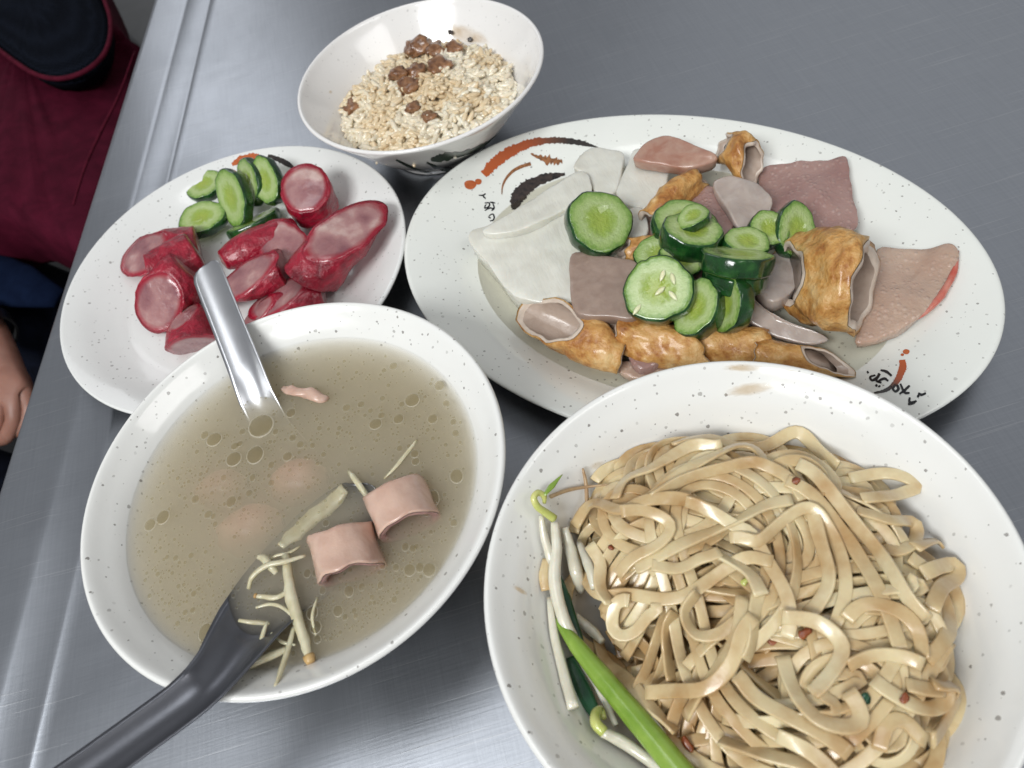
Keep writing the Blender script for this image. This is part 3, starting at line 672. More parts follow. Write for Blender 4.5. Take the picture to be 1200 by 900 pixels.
# spoons
def channel(name, P, wid, depth, mat, parent, th=.0009, rise=None, up=(0, 0, 1)):
    """a pressed steel handle: shallow channel along the points P, width and depth at each"""
    K = len(P); n = 13; top, bot = [], []
    for i in range(K):
        t = (V(P[min(i+1, K-1)])-V(P[max(i-1, 0)])).normalized(); u = V(up); u = (u-t*u.dot(t)).normalized(); s = t.cross(u)
        for j in range(n):
            x = -1+2*j/(n-1); h = depth[i]*(abs(x)**2.0)
            p = V(P[i]) + s*(x*wid[i]/2) + u*h; top.append(p); bot.append(p-u*th)
    vs = top+bot; q = len(top); fs = grid_faces(K, n, False); fs += [tuple(q+i for i in f[::-1]) for f in grid_faces(K, n, False)]
    for i in range(K-1):
        for j in (0, n-1): fs.append((i*n+j, (i+1)*n+j, q+(i+1)*n+j, q+i*n+j))
    for j in range(n-1):
        fs.append((j, j+1, q+j+1, q+j)); fs.append(((K-1)*n+j, (K-1)*n+j+1, q+(K-1)*n+j+1, q+(K-1)*n+j))
    return fixnormals(mk(name, vs, fs, mat, parent))
def scoop(name, c, d, up, L, W, D, mat, parent, th=.0008):
    d = V(d).normalized(); up = V(up); up = (up-d*up.dot(d)).normalized(); s = d.cross(up); n = 40; rows = []
    ks = (1, .95, .85, .7, .5, .3, .1)
    def P(k, j, off):
        a = 2*PI*j/n; return V(c)+d*(L*k*math.cos(a)*(1 if math.cos(a) > 0 else 1.05))+s*(W*k*math.sin(a))-up*(D*(1-k**2.4)+off)
    rows = [[P(k, j, 0) for j in range(n)] for k in ks[::-1]] + [[P(k, j, th) for j in range(n)] for k in ks]
    fs = grid_faces(len(rows), n); fs.append(tuple(range(n))); fs.append(tuple((len(rows)-1)*n+j for j in range(n)))
    return fixnormals(mk(name, [v for r in rows for v in r], fs, mat, parent))
# bright spoon: out of the broth, over the far rim
pw = at(304, 465, ZS); pr_ = at(272, 385, .0672); dirn = (pr_-pw).normalized()
best = min((abs(proj(pw+dirn*t)[1]-309), t) for t in np.linspace(.02, .2, 900))[1]
tipp = pw+dirn*best
t1 = thing('soup_spoon', pw-dirn*.03, 'bright steel spoon handle standing out of the soup over the sausage plate', 'spoon')
ss = np.array([-.022, -.008, .0, .02, .04, .06, best-.016, best-.0075, best-.0045, best-.0022, best-.0009, best-.0002])
hw = mpp(tipp)*40
ww = [hw*1.25, hw*1.12, hw*1.07, hw*1.02, hw, hw, hw, hw*.985, hw*.90, hw*.72, hw*.50, hw*.22]
up1 = (V((0, 0, 1))+cdir(-.2, 0, .35)).normalized()
P_ = [pw+dirn*float(s) for s in ss]
dn = (V((-dirn.x, -dirn.y, 0))).normalized()
Q_ = [pw+dn*a+V((0, 0, b)) for a, b in ((.068, -.0315), (.065, -.0340), (.058, -.0360), (.046, -.0365), (.032, -.0350), (.018, -.0270), (.007, -.0130))]
channel('handle', Q_+P_[2:], [.010, .022, .033, .040, .036, .028, hw*1.2]+ww[2:], [.003, .006, .008, .009, .008, .006, .005]+[.0030*min(1.1, w/hw)**2 for w in ww[2:]], M['spoon'], t1, up=up1)
# spoon with its dark reflection painted in: over the near rim, its bowl lifting the meat
t2 = thing('soup_spoon', at(236, 812, .0668), 'steel spoon, dark reflection painted in, lying across the near rim, handle towards the lower left', 'spoon')
zr = .0678
st = [(60, 940, .0800, 62, .0028), (110, 904, .0762, 60, .0028), (165, 864, .0722, 58, .003), (212, 830, .0692, 58, .0033), (240, 807, zr, 62, .0038), (263, 784, .0640, 70, .0045), (283, 760, .0590, 84, .0055), (303, 735, .0525, 96, .0064),
      (328, 706, .0450, 104, .0068), (358, 673, .0405, 106, .0074), (388, 639, .0400, 100, .0076), (412, 611, .0430, 86, .0068), (428, 592, .0495, 68, .005), (437, 581, .0515, 40, .0032), (442, 576, .0530, 14, .0015)]
P_ = [V(p) for p in cat_rom([at(a, b, c) for a, b, c, _, _ in st], 3)]
wi = np.interp(np.linspace(0, 1, len(P_)), np.linspace(0, 1, len(st)), [q[3]*mpp(at(q[0], q[1], q[2])) for q in st])
di = np.interp(np.linspace(0, 1, len(P_)), np.linspace(0, 1, len(st)), [q[4] for q in st])
channel('handle_and_bowl', P_, list(wi), list(di), M['spoon_dark'], t2)

# ------------------------------------------------------------------ noodles
G = .0008; GN = 250; G0 = np.array([NC.x-GN*G/2, NC.y-GN*G/2])
gx = (np.arange(GN)+.5)*G; XX, YY = np.meshgrid(gx+G0[0]-NC.x, gx+G0[1]-NC.y, indexing='ij'); RR = np.hypot(XX, YY)
HB = np.interp(RR, [q[0] for q in inner], [q[1] for q in inner])
PXc, PYc = -.0005, -.003                                          # the heap sits a little right of the bowl's middle
dd = np.hypot(XX-PXc, YY-PYc)
CORE = .0165+.013*(1-(dd/.062)**2)
HM = np.maximum(HB, np.where(dd < .066, CORE, 0))
def hsample(x, y, rad):
    i, j = int((x-G0[0])/G), int((y-G0[1])/G); k = max(1, int(rad/G))
    a, b, c, d = max(0, i-k), min(GN, i+k+1), max(0, j-k), min(GN, j+k+1)
    if a >= b or c >= d: return .06
    return float(HM[a:b, c:d].max())
def hstamp(x, y, rad, z):
    i, j = int((x-G0[0])/G), int((y-G0[1])/G); k = max(1, int(rad/G))
    a, b, c, d = max(0, i-k), min(GN, i+k+1), max(0, j-k), min(GN, j+k+1)
    if a >= b or c >= d: return
    HM[a:b, c:d] = np.maximum(HM[a:b, c:d], z)
def gsmooth(a, s):
    k = int(3*s)+1; w = np.exp(-.5*(np.arange(-k, k+1)/s)**2); w /= w.sum()
    return np.convolve(np.pad(a, k, mode='edge'), w, mode='valid')
def resample(P, step):
    P = np.array(P); d = np.r_[0, np.cumsum(np.hypot(*np.diff(P[:, :2], axis=0).T))]
    s = np.arange(0, d[-1], step); return np.c_[np.interp(s, d, P[:, 0]), np.interp(s, d, P[:, 1])]
def drape(P, w, th, roll, parent, name='noodle', mat='noodle', squash=.85, press=0.0):
    """lay a ribbon on what is already in the bowl and raise the heap by it"""
    K = len(P)
    if K < 6: return
    hw = np.abs(np.cos(roll))*w/2+np.abs(np.sin(roll))*th/2; hz = np.abs(np.sin(roll))*w/2+np.abs(np.cos(roll))*th/2
    z = np.array([hsample(P[i, 0], P[i, 1], hw[i]*.7) for i in range(K)])+hz*.9
    zm = np.array([z[max(0, i-2):i+3].max() for i in range(K)])
    z = gsmooth(.75*zm+.25*z, 2.6) - press
    for i in range(K): hstamp(P[i, 0], P[i, 1], hw[i]*.5, z[i]+hz[i]*squash*.30)
    P3 = [V((P[i, 0], P[i, 1], z[i])) for i in range(K)]
    cs = [(-.5, 0), (-.492, .30), (-.455, .46), (-.38, .5), (0, .5), (.38, .5), (.455, .46), (.492, .30)]; cs += [(-a, -b) for a, b in cs]; n = len(cs); vs = []
    for i in range(K):
        t = (P3[min(i+1, K-1)]-P3[max(i-1, 0)]).normalized(); u = V((0, 0, 1)); u = (u-t*u.dot(t)).normalized(); s = t.cross(u)
        c, q = math.cos(roll[i]), math.sin(roll[i]); s2 = s*c+u*q; u2 = u*c-s*q
        ww = w*(1+.10*nz((i*.23, P[0, 0]*900, 0), 1))
        for a, b in cs: vs.append(P3[i]+s2*(a*ww)+u2*(b*th - (a*a*4-.4)*th*.10))
    fs = grid_faces(K, n); fs.append(tuple(range(n))); fs.append(tuple((K-1)*n+j for j in range(n)))
    return fixnormals(mk(name, vs, fs, M[mat], parent))
pile = thing('noodle_pile', V((NC.x, NC.y, .02)), 'heap of flat pale brown wheat noodles in the front bowl', 'noodles')
core = lathe('noodle_core', [(0, .0280)]+[(r, .0155+.013*(1-(r/.062)**2)) for r in (.015, .03, .042, .048)]+[(.040, .0185), (.03, .015), (0, .013)], V((NC.x+PXc, NC.y+PYc, 0)), M['noodle'], n=60)
core.parent = pile; core.location = core.location - pile.location; core['kind'] = 'stuff'
STEP = .0021
def wander(x, y, h, L, lim, curl):
    pts = []; k = 0.0; n = int(L/STEP)
    for i in range(n):
        pts.append((x, y))
        k = .90*k + RNG.normal(0, curl)
        dx, dy = x-NC.x-PXc, y-NC.y-PYc; r = math.hypot(dx, dy)
        if r > lim*.72:                                        # turn back inside the heap
            out = math.atan2(dy, dx); df = (h-out+PI) % (2*PI)-PI
            if abs(df) < PI/2+.35: k += (1 if df >= 0 else -1)*.11*min(1.6, (r-lim*.72)/(lim*.2))
        k = max(-.34, min(.34, k)); h += k; x += math.cos(h)*STEP; y += math.sin(h)*STEP
    a = np.array(pts); a[:, 0] = gsmooth(a[:, 0], 1.6); a[:, 1] = gsmooth(a[:, 1], 1.6); return a
def rollnoise(K, amp):
    a = gsmooth(RNG.normal(0, 1, K+40), 7)[20:20+K]; a /= max(1e-6, np.abs(a).max()); return a*amp
for b in range(92):
    rr, aa = .058*math.sqrt(RNG.random()), RNG.random()*2*PI
    hd = RNG.choice([.6, .6+PI, 2.4, 2.4-PI, 1.4, -1.6])+RNG.normal(0, .6)
    x, y = NC.x+PXc+rr*math.cos(aa), NC.y+PYc+rr*math.sin(aa)
    Pm = wander(x, y, hd, RNG.uniform(.18, .36), .0670, .031)
    t = np.gradient(Pm, axis=0); t /= np.linalg.norm(t, axis=1)[:, None]+1e-9; nn = np.c_[-t[:, 1], t[:, 0]]
    for c in range(int(RNG.choice([2, 3, 3, 4]))):
        off = c*RNG.uniform(.0041, .0050)
        K = len(Pm); a0 = int(RNG.uniform(0, .2)*K); b0 = int(RNG.uniform(.8, 1)*K)
        Q = (Pm+nn*off)[a0:b0]
        Q = resample(np.c_[gsmooth(Q[:, 0], 2), gsmooth(Q[:, 1], 2)], STEP) if len(Q) > 8 else Q
        if len(Q) < 10: continue
        ok = np.array([math.hypot(a-NC.x-PXc, c-NC.y-PYc) < .0725 and (lambda q: q[0] > 668+(q[1]-620)*.42)(proj((a, c, .048))) for a, c in Q]); Q = Q[ok]
        if len(Q) < 10 or np.max(np.hypot(*np.diff(Q, axis=0).T)) > .006: continue
        drape(Q, RNG.uniform(.0036, .0046), RNG.uniform(.0010, .0012), rollnoise(len(Q), RNG.choice([.25, .5, .8, 1.1])), pile)
# strands that can be followed in the photograph, laid last
traced = [
 [(784, 522), (812, 515), (840, 517), (862, 524), (893, 524), (914, 516), (935, 510), (954, 527), (987, 552)],
 [(719, 587), (733, 564), (761, 550), (793, 531), (821, 524), (850, 528)], [(735, 600), (765, 583), (803, 550), (849, 531), (880, 531), (905, 545)],
 [(760, 590), (800, 562), (850, 548), (890, 545), (925, 560), (945, 590)],
 [(670, 620), (695, 594), (728, 601), (756, 585), (807, 585), (840, 608), (880, 615), (905, 640)], [(723, 606), (761, 601), (789, 615), (770, 640), (740, 655), (720, 690)],
 [(742, 676), (775, 648), (821, 629), (858, 615), (900, 590), (935, 585)], [(931, 541), (963, 564), (996, 606), (1029, 648), (1057, 695), (1089, 737)],
 [(918, 560), (950, 575), (985, 620), (1015, 665), (1040, 715), (1060, 770)], [(991, 559), (1033, 557), (1068, 557), (1076, 566), (1066, 580), (1040, 585), (1005, 583)],
 [(1000, 596), (1035, 606), (1062, 622), (1070, 640), (1050, 646), (1030, 640)], [(1070, 640), (1088, 641), (1103, 644)], [(1061, 653), (1089, 676), (1108, 713), (1106, 751), (1080, 779)],
 [(1078, 672), (1100, 668), (1118, 664), (1120, 680), (1100, 690), (1090, 720)],
 [(800, 587), (828, 597), (861, 615), (886, 639), (905, 667), (924, 699), (926, 735), (917, 760)], [(951, 590), (961, 634), (973, 676), (961, 704), (946, 722)],
 [(851, 625), (884, 639), (912, 615), (949, 590), (973, 620), (991, 667), (989, 709), (973, 741)],
 [(663, 705), (668, 684), (685, 682), (698, 700), (733, 697), (775, 704), (812, 695), (849, 667), (880, 653), (915, 660)], [(660, 704), (665, 732), (681, 755), (705, 769), (735, 790)],
 [(740, 704), (722, 712), (717, 735), (728, 752), (752, 742), (770, 720), (768, 700)], [(793, 709), (779, 741), (784, 783), (791, 806)], [(700, 741), (709, 779), (737, 802), (770, 838), (800, 865)],
 [(820, 690), (800, 720), (812, 750), (850, 740), (872, 715)], [(870, 695), (865, 741), (842, 779), (823, 807), (800, 850)], [(893, 685), (884, 713), (882, 755), (868, 785)],
 [(751, 811), (793, 813), (831, 807), (859, 779), (868, 741), (890, 715)], [(991, 727), (1004, 712), (1025, 706), (1052, 713), (1075, 741), (1082, 783)],
 [(912, 723), (949, 727), (982, 746), (987, 769), (963, 802), (945, 818)], [(991, 781), (1024, 767), (1061, 769), (1090, 785)], [(1019, 793), (1052, 816), (1089, 835), (1103, 822), (1085, 808), (1055, 800)],
 [(861, 788), (879, 816), (921, 839), (977, 867), (1000, 899)], [(917, 760), (926, 807), (959, 844), (1001, 853), (1010, 832), (985, 800)], [(837, 867), (893, 886), (954, 898), (1000, 930)],
 [(1029, 885), (1036, 852), (1052, 842), (1068, 850), (1080, 879)], [(760, 845), (800, 880), (850, 910), (900, 930)], [(905, 860), (950, 880), (985, 915)], [(1090, 800), (1112, 812), (1108, 845), (1080, 880)],
 [(820, 640), (850, 655), (880, 675), (895, 700)], [(760, 660), (790, 668), (820, 660), (850, 640)], [(690, 640), (705, 660), (702, 690), (720, 715)]]
def trace(px_pts, extra=.002):
    C = cat_rom([(a, b, 0) for a, b in px_pts], 8); P = []
    for c in C:
        z = .055
        for _ in range(3):
            w = at(c[0], c[1], z); z = hsample(w.x, w.y, .0015)+extra
        w = at(c[0], c[1], z); P.append((w.x, w.y))
    Q = np.array(P); Q = np.c_[gsmooth(Q[:, 0], 2.5), gsmooth(Q[:, 1], 2.5)]
    return resample(Q, STEP*.9)
for tr in traced:
    Q = trace(tr); drape(Q, RNG.uniform(.0044, .0053), .0012, rollnoise(len(Q), RNG.choice([.2, .45, .8, 1.0])), pile)
# vegetables beside the noodles
def lay(px_pts, extra=.0015, rad=.001):
    P = []
    for x, y in px_pts:
        z = .05
        for _ in range(4):
            w = at(x, y, z); z = max(hsample(w.x, w.y, rad), inner_z(math.hypot(w.x-NC.x, w.y-NC.y)))+extra
        P.append(at(x, y, z))
    for i in range(1, len(P)-1):
        P[i] = P[i].lerp((P[i-1]+P[i+1])/2, .25)
    return P
def veg(name, pts, wpx, mat, label, cat, group, extra=.0018, rad=None, n=10, flat=1.0):
    P = lay(pts, extra); s = mpp(P[0])/2; r = [w*s for w in wpx]
    o = path_tube(name, P, r, M[mat], None, n, 5, flat, .08); return tag(o, label, cat, group)
SG = 'bean sprouts at the left of the noodle bowl'
a = veg('bean_sprout', [(650, 612), (653, 640), (648, 680), (660, 728), (683, 772), (704, 808), (722, 850)], [10, 14, 15, 15, 14, 12, 6], 'sprout', 'longest white bean sprout with a hooked green head', 'bean sprout', SG, .0065)
Ph = lay([(640, 601), (629, 594), (624, 583), (630, 576), (638, 580), (638, 590)], .008); s = mpp(Ph[0])
path_tube('sprout_head', [Ph[0].lerp(Ph[1], -.9)]+Ph, [5.5*s, 5*s, 4.5*s, 4*s, 4*s, 4*s, 2*s], M['sprout_head'], a, 8, 4)
Pl = lay([(638, 580), (646, 570), (659, 556)], .010); path_tube('seed_leaf', Pl, [2*s, 4*s, .6*s], M['scallion'], a, 8, 4, .4)
veg('bean_sprout', [(634, 604), (637, 628), (646, 655), (650, 680)], [6, 10, 12, 9], 'sprout', 'bean sprout half hidden behind the longest sprout', 'bean sprout', SG, .0035)
veg('bean_sprout', [(644, 700), (648, 740), (658, 780), (672, 830)], [7, 10, 12, 13], 'sprout', 'pale sprout with a square cut end against the bowl wall', 'bean sprout', SG, .002, flat=.7)
veg('bean_sprout', [(662, 618), (669, 645), (676, 672), (681, 692)], [8, 15, 16, 10], 'sprout', 'thick white sprout tucked beside the noodles', 'bean sprout', SG, .005)
veg('bean_sprout', [(679, 636), (690, 660), (697, 690)], [8, 13, 9], 'sprout', 'short grey sprout under the leftmost noodle', 'bean sprout', SG, .0025)
veg('bean_sprout', [(673, 722), (684, 731), (696, 741), (706, 752)], [11, 13, 13, 8], 'sprout', 'stubby cut sprout poking out inside the noodle loop', 'bean sprout', SG, .0045)
b = veg('bean_sprout', [(706, 858), (728, 868), (752, 884), (778, 905)], [12, 15, 15, 12], 'sprout', 'bean sprout with a yellow curled head near the lower edge', 'bean sprout', SG, .0045)
Ph = lay([(708, 858), (697, 848), (697, 836), (704, 830), (708, 842)], .006); path_tube('sprout_head', Ph, [6*s, 6*s, 5.5*s, 5*s, 3*s], M['sprout_head'], b, 8, 4)
veg('bean_sprout', [(760, 838), (775, 860), (790, 890), (800, 920)], [8, 12, 12, 10], 'sprout', 'sprout between the green stalk and the noodles', 'bean sprout', SG, .003)
veg('noodle_end', [(640, 655), (636, 675), (640, 692)], [9, 12, 11], 'noodle', 'loose noodle end stuck to the bowl wall by the sprouts', 'noodles', None, .002, flat=.35)
P = [at(*q) for q in ((652, 726, .0460), (676, 757, .0465), (706, 794, .0470), (745, 841, .0480), (800, 908, .0500), (820, 932, .0505))]
tag(path_tube('scallion_stalk', P, [.0012, .0030, .0038, .0042, .0044, .0044], M['scallion'], None, 14, 5, .8, .05), 'bright green stalk lying along the noodles', 'green vegetable', 'greens in the noodle bowl')
veg('green_leaf', [(651, 672), (660, 700), (672, 745), (688, 790)], [10, 18, 20, 12], 'leaf', 'dark green leaf under the hooked sprout', 'green vegetable', 'greens in the noodle bowl', .0015, flat=.25)
veg('green_leaf', [(668, 770), (684, 812), (700, 842)], [10, 22, 12], 'leaf', 'dark green leaf showing below the bright stalk', 'green vegetable', 'greens in the noodle bowl', .0018, flat=.25)
veg('sprout_root', [(645, 582), (664, 574), (690, 570), (713, 568)], [5, 5, 3.5, 2], 'sprout_root', 'thin brown root lying level on the bowl wall', 'root', 'brown roots', .003)
veg('sprout_root', [(683, 549), (687, 566), (688, 590)], [3, 5, 5], 'sprout_root', 'thin brown root standing upright above the noodles', 'root', 'brown roots', .0035)
def bit(name, px, py, r, mat, label, cat, group, seed, flat=.5, el=1.5):
    w = lay([(px, py)], .0010)[0]; s = mpp(w)*r*.62; d = V((math.cos(seed), math.sin(seed), .1))
    o = path_tube(name, [w-d*s*el, w-d*s*.5*el, w+d*s*.5*el+V((0, 0, s*.2)), w+d*s*el], [s*.4, s, s*.85, s*.3], M[mat], None, 8, 4, flat, 1.4)
    return tag(o, label, cat, group)
FG = 'fried shallot bits on the noodles'
bit('shallot_bit', 905, 748, 7, 'shallot', 'dark red shallot bit nearest the middle of the noodles', 'fried shallot', FG, 1.2, .25, 1.9)
bit('shallot_bit', 944, 742, 8, 'shallot', 'larger dark shallot bit right of the middle bit', 'fried shallot', FG, .4, .25, 1.8)
bit('shallot_bit', 933, 563, 6, 'shallot', 'orange shallot flake high on the noodles', 'fried shallot', FG, .2, .25, 1.3)
bit('shallot_bit', 1060, 818, 6, 'shallot', 'brown shallot bit low at the right of the noodles', 'fried shallot', FG, .9, .25, 1.8)
bit('shallot_bit', 806, 872, 7, 'shallot', 'dark shallot bit by the lower end of the green stalk', 'fried shallot', FG, 1.7, .5, 2.2)
bit('shallot_bit', 716, 642, 4, 'shallot', 'tiny red shallot bit among the leftmost noodle loops', 'fried shallot', FG, 2.2)
bit('leaf_flake', 1014, 818, 7, 'leaf', 'small dark green flake low on the noodles', 'green vegetable', 'greens in the noodle bowl', .7, .3)
bit('sprout_tip', 873, 681, 6, 'sprout_head', 'small yellow sprout tip amid the noodles', 'bean sprout', SG, .2, .6)

# ------------------------------------------------------------------ rice and braised pork
rin = sorted([(r, z) for r, z in riceprof[riceprof.index(max(riceprof, key=lambda q: q[1])):]])
rice = thing('rice', V((RC.x, RC.y, .008)), 'mound of cooked rice with brown meat sauce', 'rice')
def rice_h(x, y):
    d = math.hypot(x, y); q = d/.0600
    return .0315+.0105*(1-q*q)+.0042*nz((x, y, 0), 60, 4)+.0016*nz((x, y, 0), 150, 5)
def gmesh(name, L, r, bendy, mat):
    n = 7; st = [(-1, .25), (-.8, .72), (-.35, 1), (.2, 1), (.7, .8), (1, .28)]; vs = []
    for s, q in st:
        for j in range(n): a = 2*PI*j/n; vs.append((s*L, q*r*math.cos(a)+bendy*(s*s), q*r*.85*math.sin(a)))
    fs = grid_faces(len(st), n); fs.append(tuple(range(n))); fs.append(tuple((len(st)-1)*n+j for j in range(n)))
    me = bpy.data.meshes.new(name); me.from_pydata(vs, [], fs); me.materials.append(mat); me.polygons.foreach_set('use_smooth', [True]*len(me.polygons))
    bm = bmesh.new(); bm.from_mesh(me); bmesh.ops.recalc_face_normals(bm, faces=bm.faces); bm.to_mesh(me); bm.free(); return me
gms = [gmesh('grain', .0054, .0018, .0004, M['rice']), gmesh('grain', .0049, .0019, -.0003, M['rice']), gmesh('grain', .0054, .00175, .0006, M['rice_sauced']), gmesh('grain', .0048, .00185, 0, M['rice_sauced'])]
pts = []
lim = .0565
for i in range(40000):
    if len(pts) >= 1500: break
    a, d = random.random()*2*PI, lim*math.sqrt(random.random()); x, y = d*math.cos(a), d*math.sin(a)
    k = sum(1 for q in pts if abs(q[0]-x) < .0019 and abs(q[1]-y) < .0019)
    if k > 3: continue
    pts.append((x, y, k))
vs, fs = [], []
dome = [(0, rice_h(0, 0)-.003)]+[(r, .0315+.0105*(1-(r/.06)**2)-.0014) for r in (.02, .035, .047, .056)]+[(.045, .021), (.02, .012), (0, .0105)]
cm = lathe('rice_core', dome, RC, M['rice'], n=48); cm.parent = rice; cm.location = cm.location-rice.location; cm['kind'] = 'stuff'
order = sorted(range(len(pts)), key=lambda i: (-pts[i][2], pts[i][1]))
single = set(order[:300])
for i, (x, y, k) in enumerate(pts):
    h = rice_h(x, y)+.0007*k+random.uniform(-.0008, .0005)
    px, py = proj((RC.x+x, RC.y+y, h))
    sauced = nz((x, y, 0), 38, 8)+.25*random.random()+.5*math.exp(-((px-480)**2+(py-75)**2)/45**2) > .12
    me = gms[random.choice([2, 3]) if sauced else random.choice([0, 1])]
    e = (random.gauss(0, .3), random.gauss(0, .38), random.uniform(0, 2*PI))
    if i in single:
        o = bpy.data.objects.new('grain', me); COL.objects.link(o); o.parent = rice
        o.location = V((RC.x+x, RC.y+y, h))-rice.location; o.rotation_euler = e
    else:
        from mathutils import Euler
        R3 = Euler(e).to_matrix(); b0 = len(vs); vs += [R3 @ v.co + V((RC.x+x, RC.y+y, h)) for v in me.vertices]
        fs += [(tuple(b0+j for j in p.vertices), 1 if sauced else 0) for p in me.polygons]
g = mk('loose_grains', vs, [f for f, _ in fs], M['rice'], rice); g.data.materials.append(M['rice_sauced']); g['kind'] = 'stuff'
g.data.polygons.foreach_set('material_index', [q for _, q in fs])
def chunk(name, px, py, z, rx, ry, rz, mat, label, cat, group, seed):
    c = at(px, py, z); s = mpp(c); bm = bmesh.new(); bmesh.ops.create_icosphere(bm, subdivisions=3, radius=1)
    a = seed*1.3
    for v in bm.verts:
        q = v.co.copy(); f = 1.25+.62*nz(q, 1.2, seed)+.34*nz(q, 2.6, seed+1)+.12*nz(q, 6, seed+2)
        q = V((math.copysign(abs(q.x)**.75, q.x), math.copysign(abs(q.y)**.75, q.y), math.copysign(abs(q.z)**.8, q.z)))*f
        x, y = q.x*rx*s, q.y*ry*s*1.3
        v.co = V((x*math.cos(a)-y*math.sin(a), x*math.sin(a)+y*math.cos(a), q.z*rz*s))
    me = bpy.data.meshes.new(name); bm.to_mesh(me); bm.free(); me.materials.append(M[mat]); me.polygons.foreach_set('use_smooth', [True]*len(me.polygons))
    o = bpy.data.objects.new(name, me); COL.objects.link(o); o.location = c; return tag(o, label, cat, group)
BG = 'braised pork on the rice'
for px, py, z, rx, ry, rz, lb in ((494, 53, .046, 12, 10, 8, 'topmost brown pork chunk on the rice'), (510, 58, .045, 11, 8, 6, 'flat pork chunk right of the topmost one'), (483, 58, .0445, 8, 8, 6, 'pork bit left of the topmost chunk'),
                                  (532, 57, .043, 8, 7, 5, 'small dark pork bit nearest the far wall of the rice bowl'), (515, 78, .0455, 12, 10, 6, 'reddish pork chunk in the middle of the sauce'), (467, 88, .0450, 9, 8, 7, 'dark pork cube left of the middle'),
                                  (487, 83, .0450, 11, 8, 7, 'orange brown pork piece between cube and middle chunk'), (479, 102, .0452, 11, 9, 8, 'dark red pork chunk nearest the viewer'), (484, 127, .0440, 9, 6, 5, 'flat brown pork sliver low in the rice'),
                                  (503, 136, .043, 8, 6, 4, 'lowest brown pork sliver among the grains'), (414, 123, .036, 11, 8, 5, 'lone pork piece by the bowl wall')):
    chunk('pork_piece', px, py, z-.0008, rx*.84, ry*.84, rz*.8, 'pork', lb, 'braised pork', BG, px % 17)
for px, py, lb in ((551, 46, 'black pepper speck on the rice bowl wall'), (428, 120, 'black pepper speck beside the lone pork piece'), (528, 38, 'small sauce speck high on the bowl wall')):
    h, n_ = cast(T_rice, px, py)
    z = max(h.z, rice_h(h.x-RC.x, h.y-RC.y) if px < 500 else 0)+.001
    chunk('pepper_speck', px, py, z, 2, 2, 1.5, 'print_dark', lb, 'pepper', 'pepper specks in the rice bowl', px % 5)

# ------------------------------------------------------------------ sausage and cucumber on the round plate
SGp = 'red sausage slices'
def sausage(A, B, r, nA, nB, label, seed, rb=None, hint=None, prof=None, bend=None):
    A, B = V(A), V(B); r *= 1.1; rb = rb*1.1 if rb else None; t_ = thing('sausage_slice', (A+B)/2-V((0, 0, r)), label, 'sausage', SGp)
    cut_tube(A, B, r, rb or r, hint or R_, nA, nB, prof or [1, 1.03, 1], bend, 0, .0010, 44, 20, seed, M['casing'], M['sausage_meat'], t_, ('casing', 'filling'), 0, .0013, minc=.42)
PS = 1/1830
Z = lambda x, y, z: at(x, y, z)
sausage(Z(357, 221, .034), Z(371, 248, .0150), .0140, cdir(-.10, .22, .97), None, 'sausage slice beside the cucumber, round cut face up', 1, prof=[1, 1.02, .95])
sausage(Z(405, 271, .034), Z(367, 324, .0205), .0140, cdir(-.10, .36, .93), cdir(-.3, -.5, -.3), 'largest red sausage slice nearest the oval plate', 2)
sausage(Z(170, 297, .022), Z(232, 288, .0165), .0135, cdir(-.35, .35, .87), cdir(.8, .2, -.2), 'sausage slice with an orange tip, leftmost on the plate', 3, rb=.0095)
sausage(Z(178, 326, .024), Z(232, 298, .020), .0135, cdir(-.85, -.25, .25), cdir(.8, .5, -.2), 'dark red sausage slice lapped between two left slices', 4, rb=.0125)
sausage(Z(186, 354, .0245), Z(224, 317, .022), .0140, cdir(-.2, -.28, .94), cdir(.6, .6, 0), 'sausage slice with grey cut face nearest the bare plate', 5)
sausage(Z(216, 372, .022), Z(228, 404, .015), .0105, cdir(-.45, .72, .52), cdir(.2, -.75, .2), 'short red sausage end just left of the bright spoon handle', 6, prof=[.95, 1.15, 1.3])
sausage(Z(262, 306, .020), Z(348, 266, .019), .0085, cdir(-.8, -.5, .35), cdir(.8, .5, -.1), 'long thin sausage strip next to the cucumber slices', 7, rb=.0075, prof=[.7, 1.25, 1.1, .75])
sausage(Z(333, 288, .0235), Z(348, 306, .016), .0135, cdir(-.2, .35, .90), None, 'sausage slice showing marbled face behind the largest slice', 8, rb=.0110)
sausage(Z(286, 327, .0245), Z(334, 315, .021), .0115, cdir(-.45, .42, .79), cdir(.85, .3, .1), 'sausage slice right behind the bright spoon handle', 9, rb=.0105)
sausage(Z(326, 349, .019), Z(378, 344, .0150), .0110, cdir(-.35, .55, .75), cdir(.85, .2, 0), 'low sausage slice between spoon slice and soup bowl rim', 10, rb=.0085, prof=[1, 1.0, .8])
sausage(Z(302, 367, .0145), Z(352, 356, .0130), .0080, cdir(-.6, .4, .7), cdir(.85, .2, 0), 'sausage slice mostly hidden behind the soup bowl rim', 11, rb=.0065)
CG = 'cucumber slices on the round plate'
cucumber(238, 215, .018, 25, (-.20, .40, .89), .0045, 'cucumber slice farthest left and back on the round plate', 1, .85, group=CG)
cucumber(236, 254, .020, 29, (-.10, .45, .88), .0045, 'pointed pale cucumber slice nearest the sausage', 2.2, .84, group=CG, rot=.3)
cucumber(270, 231, .026, 38, (-.55, -.10, .80), .0050, 'tall oval cucumber slice in the middle of the fan', 3.1, .62, group=CG, rot=-1.05)
cucumber(290, 213, .026, 30, (-.70, -.15, .68), .0045, 'dark narrow cucumber slice squeezed behind the right one', 4.0, .75, group=CG, rot=-1.0)
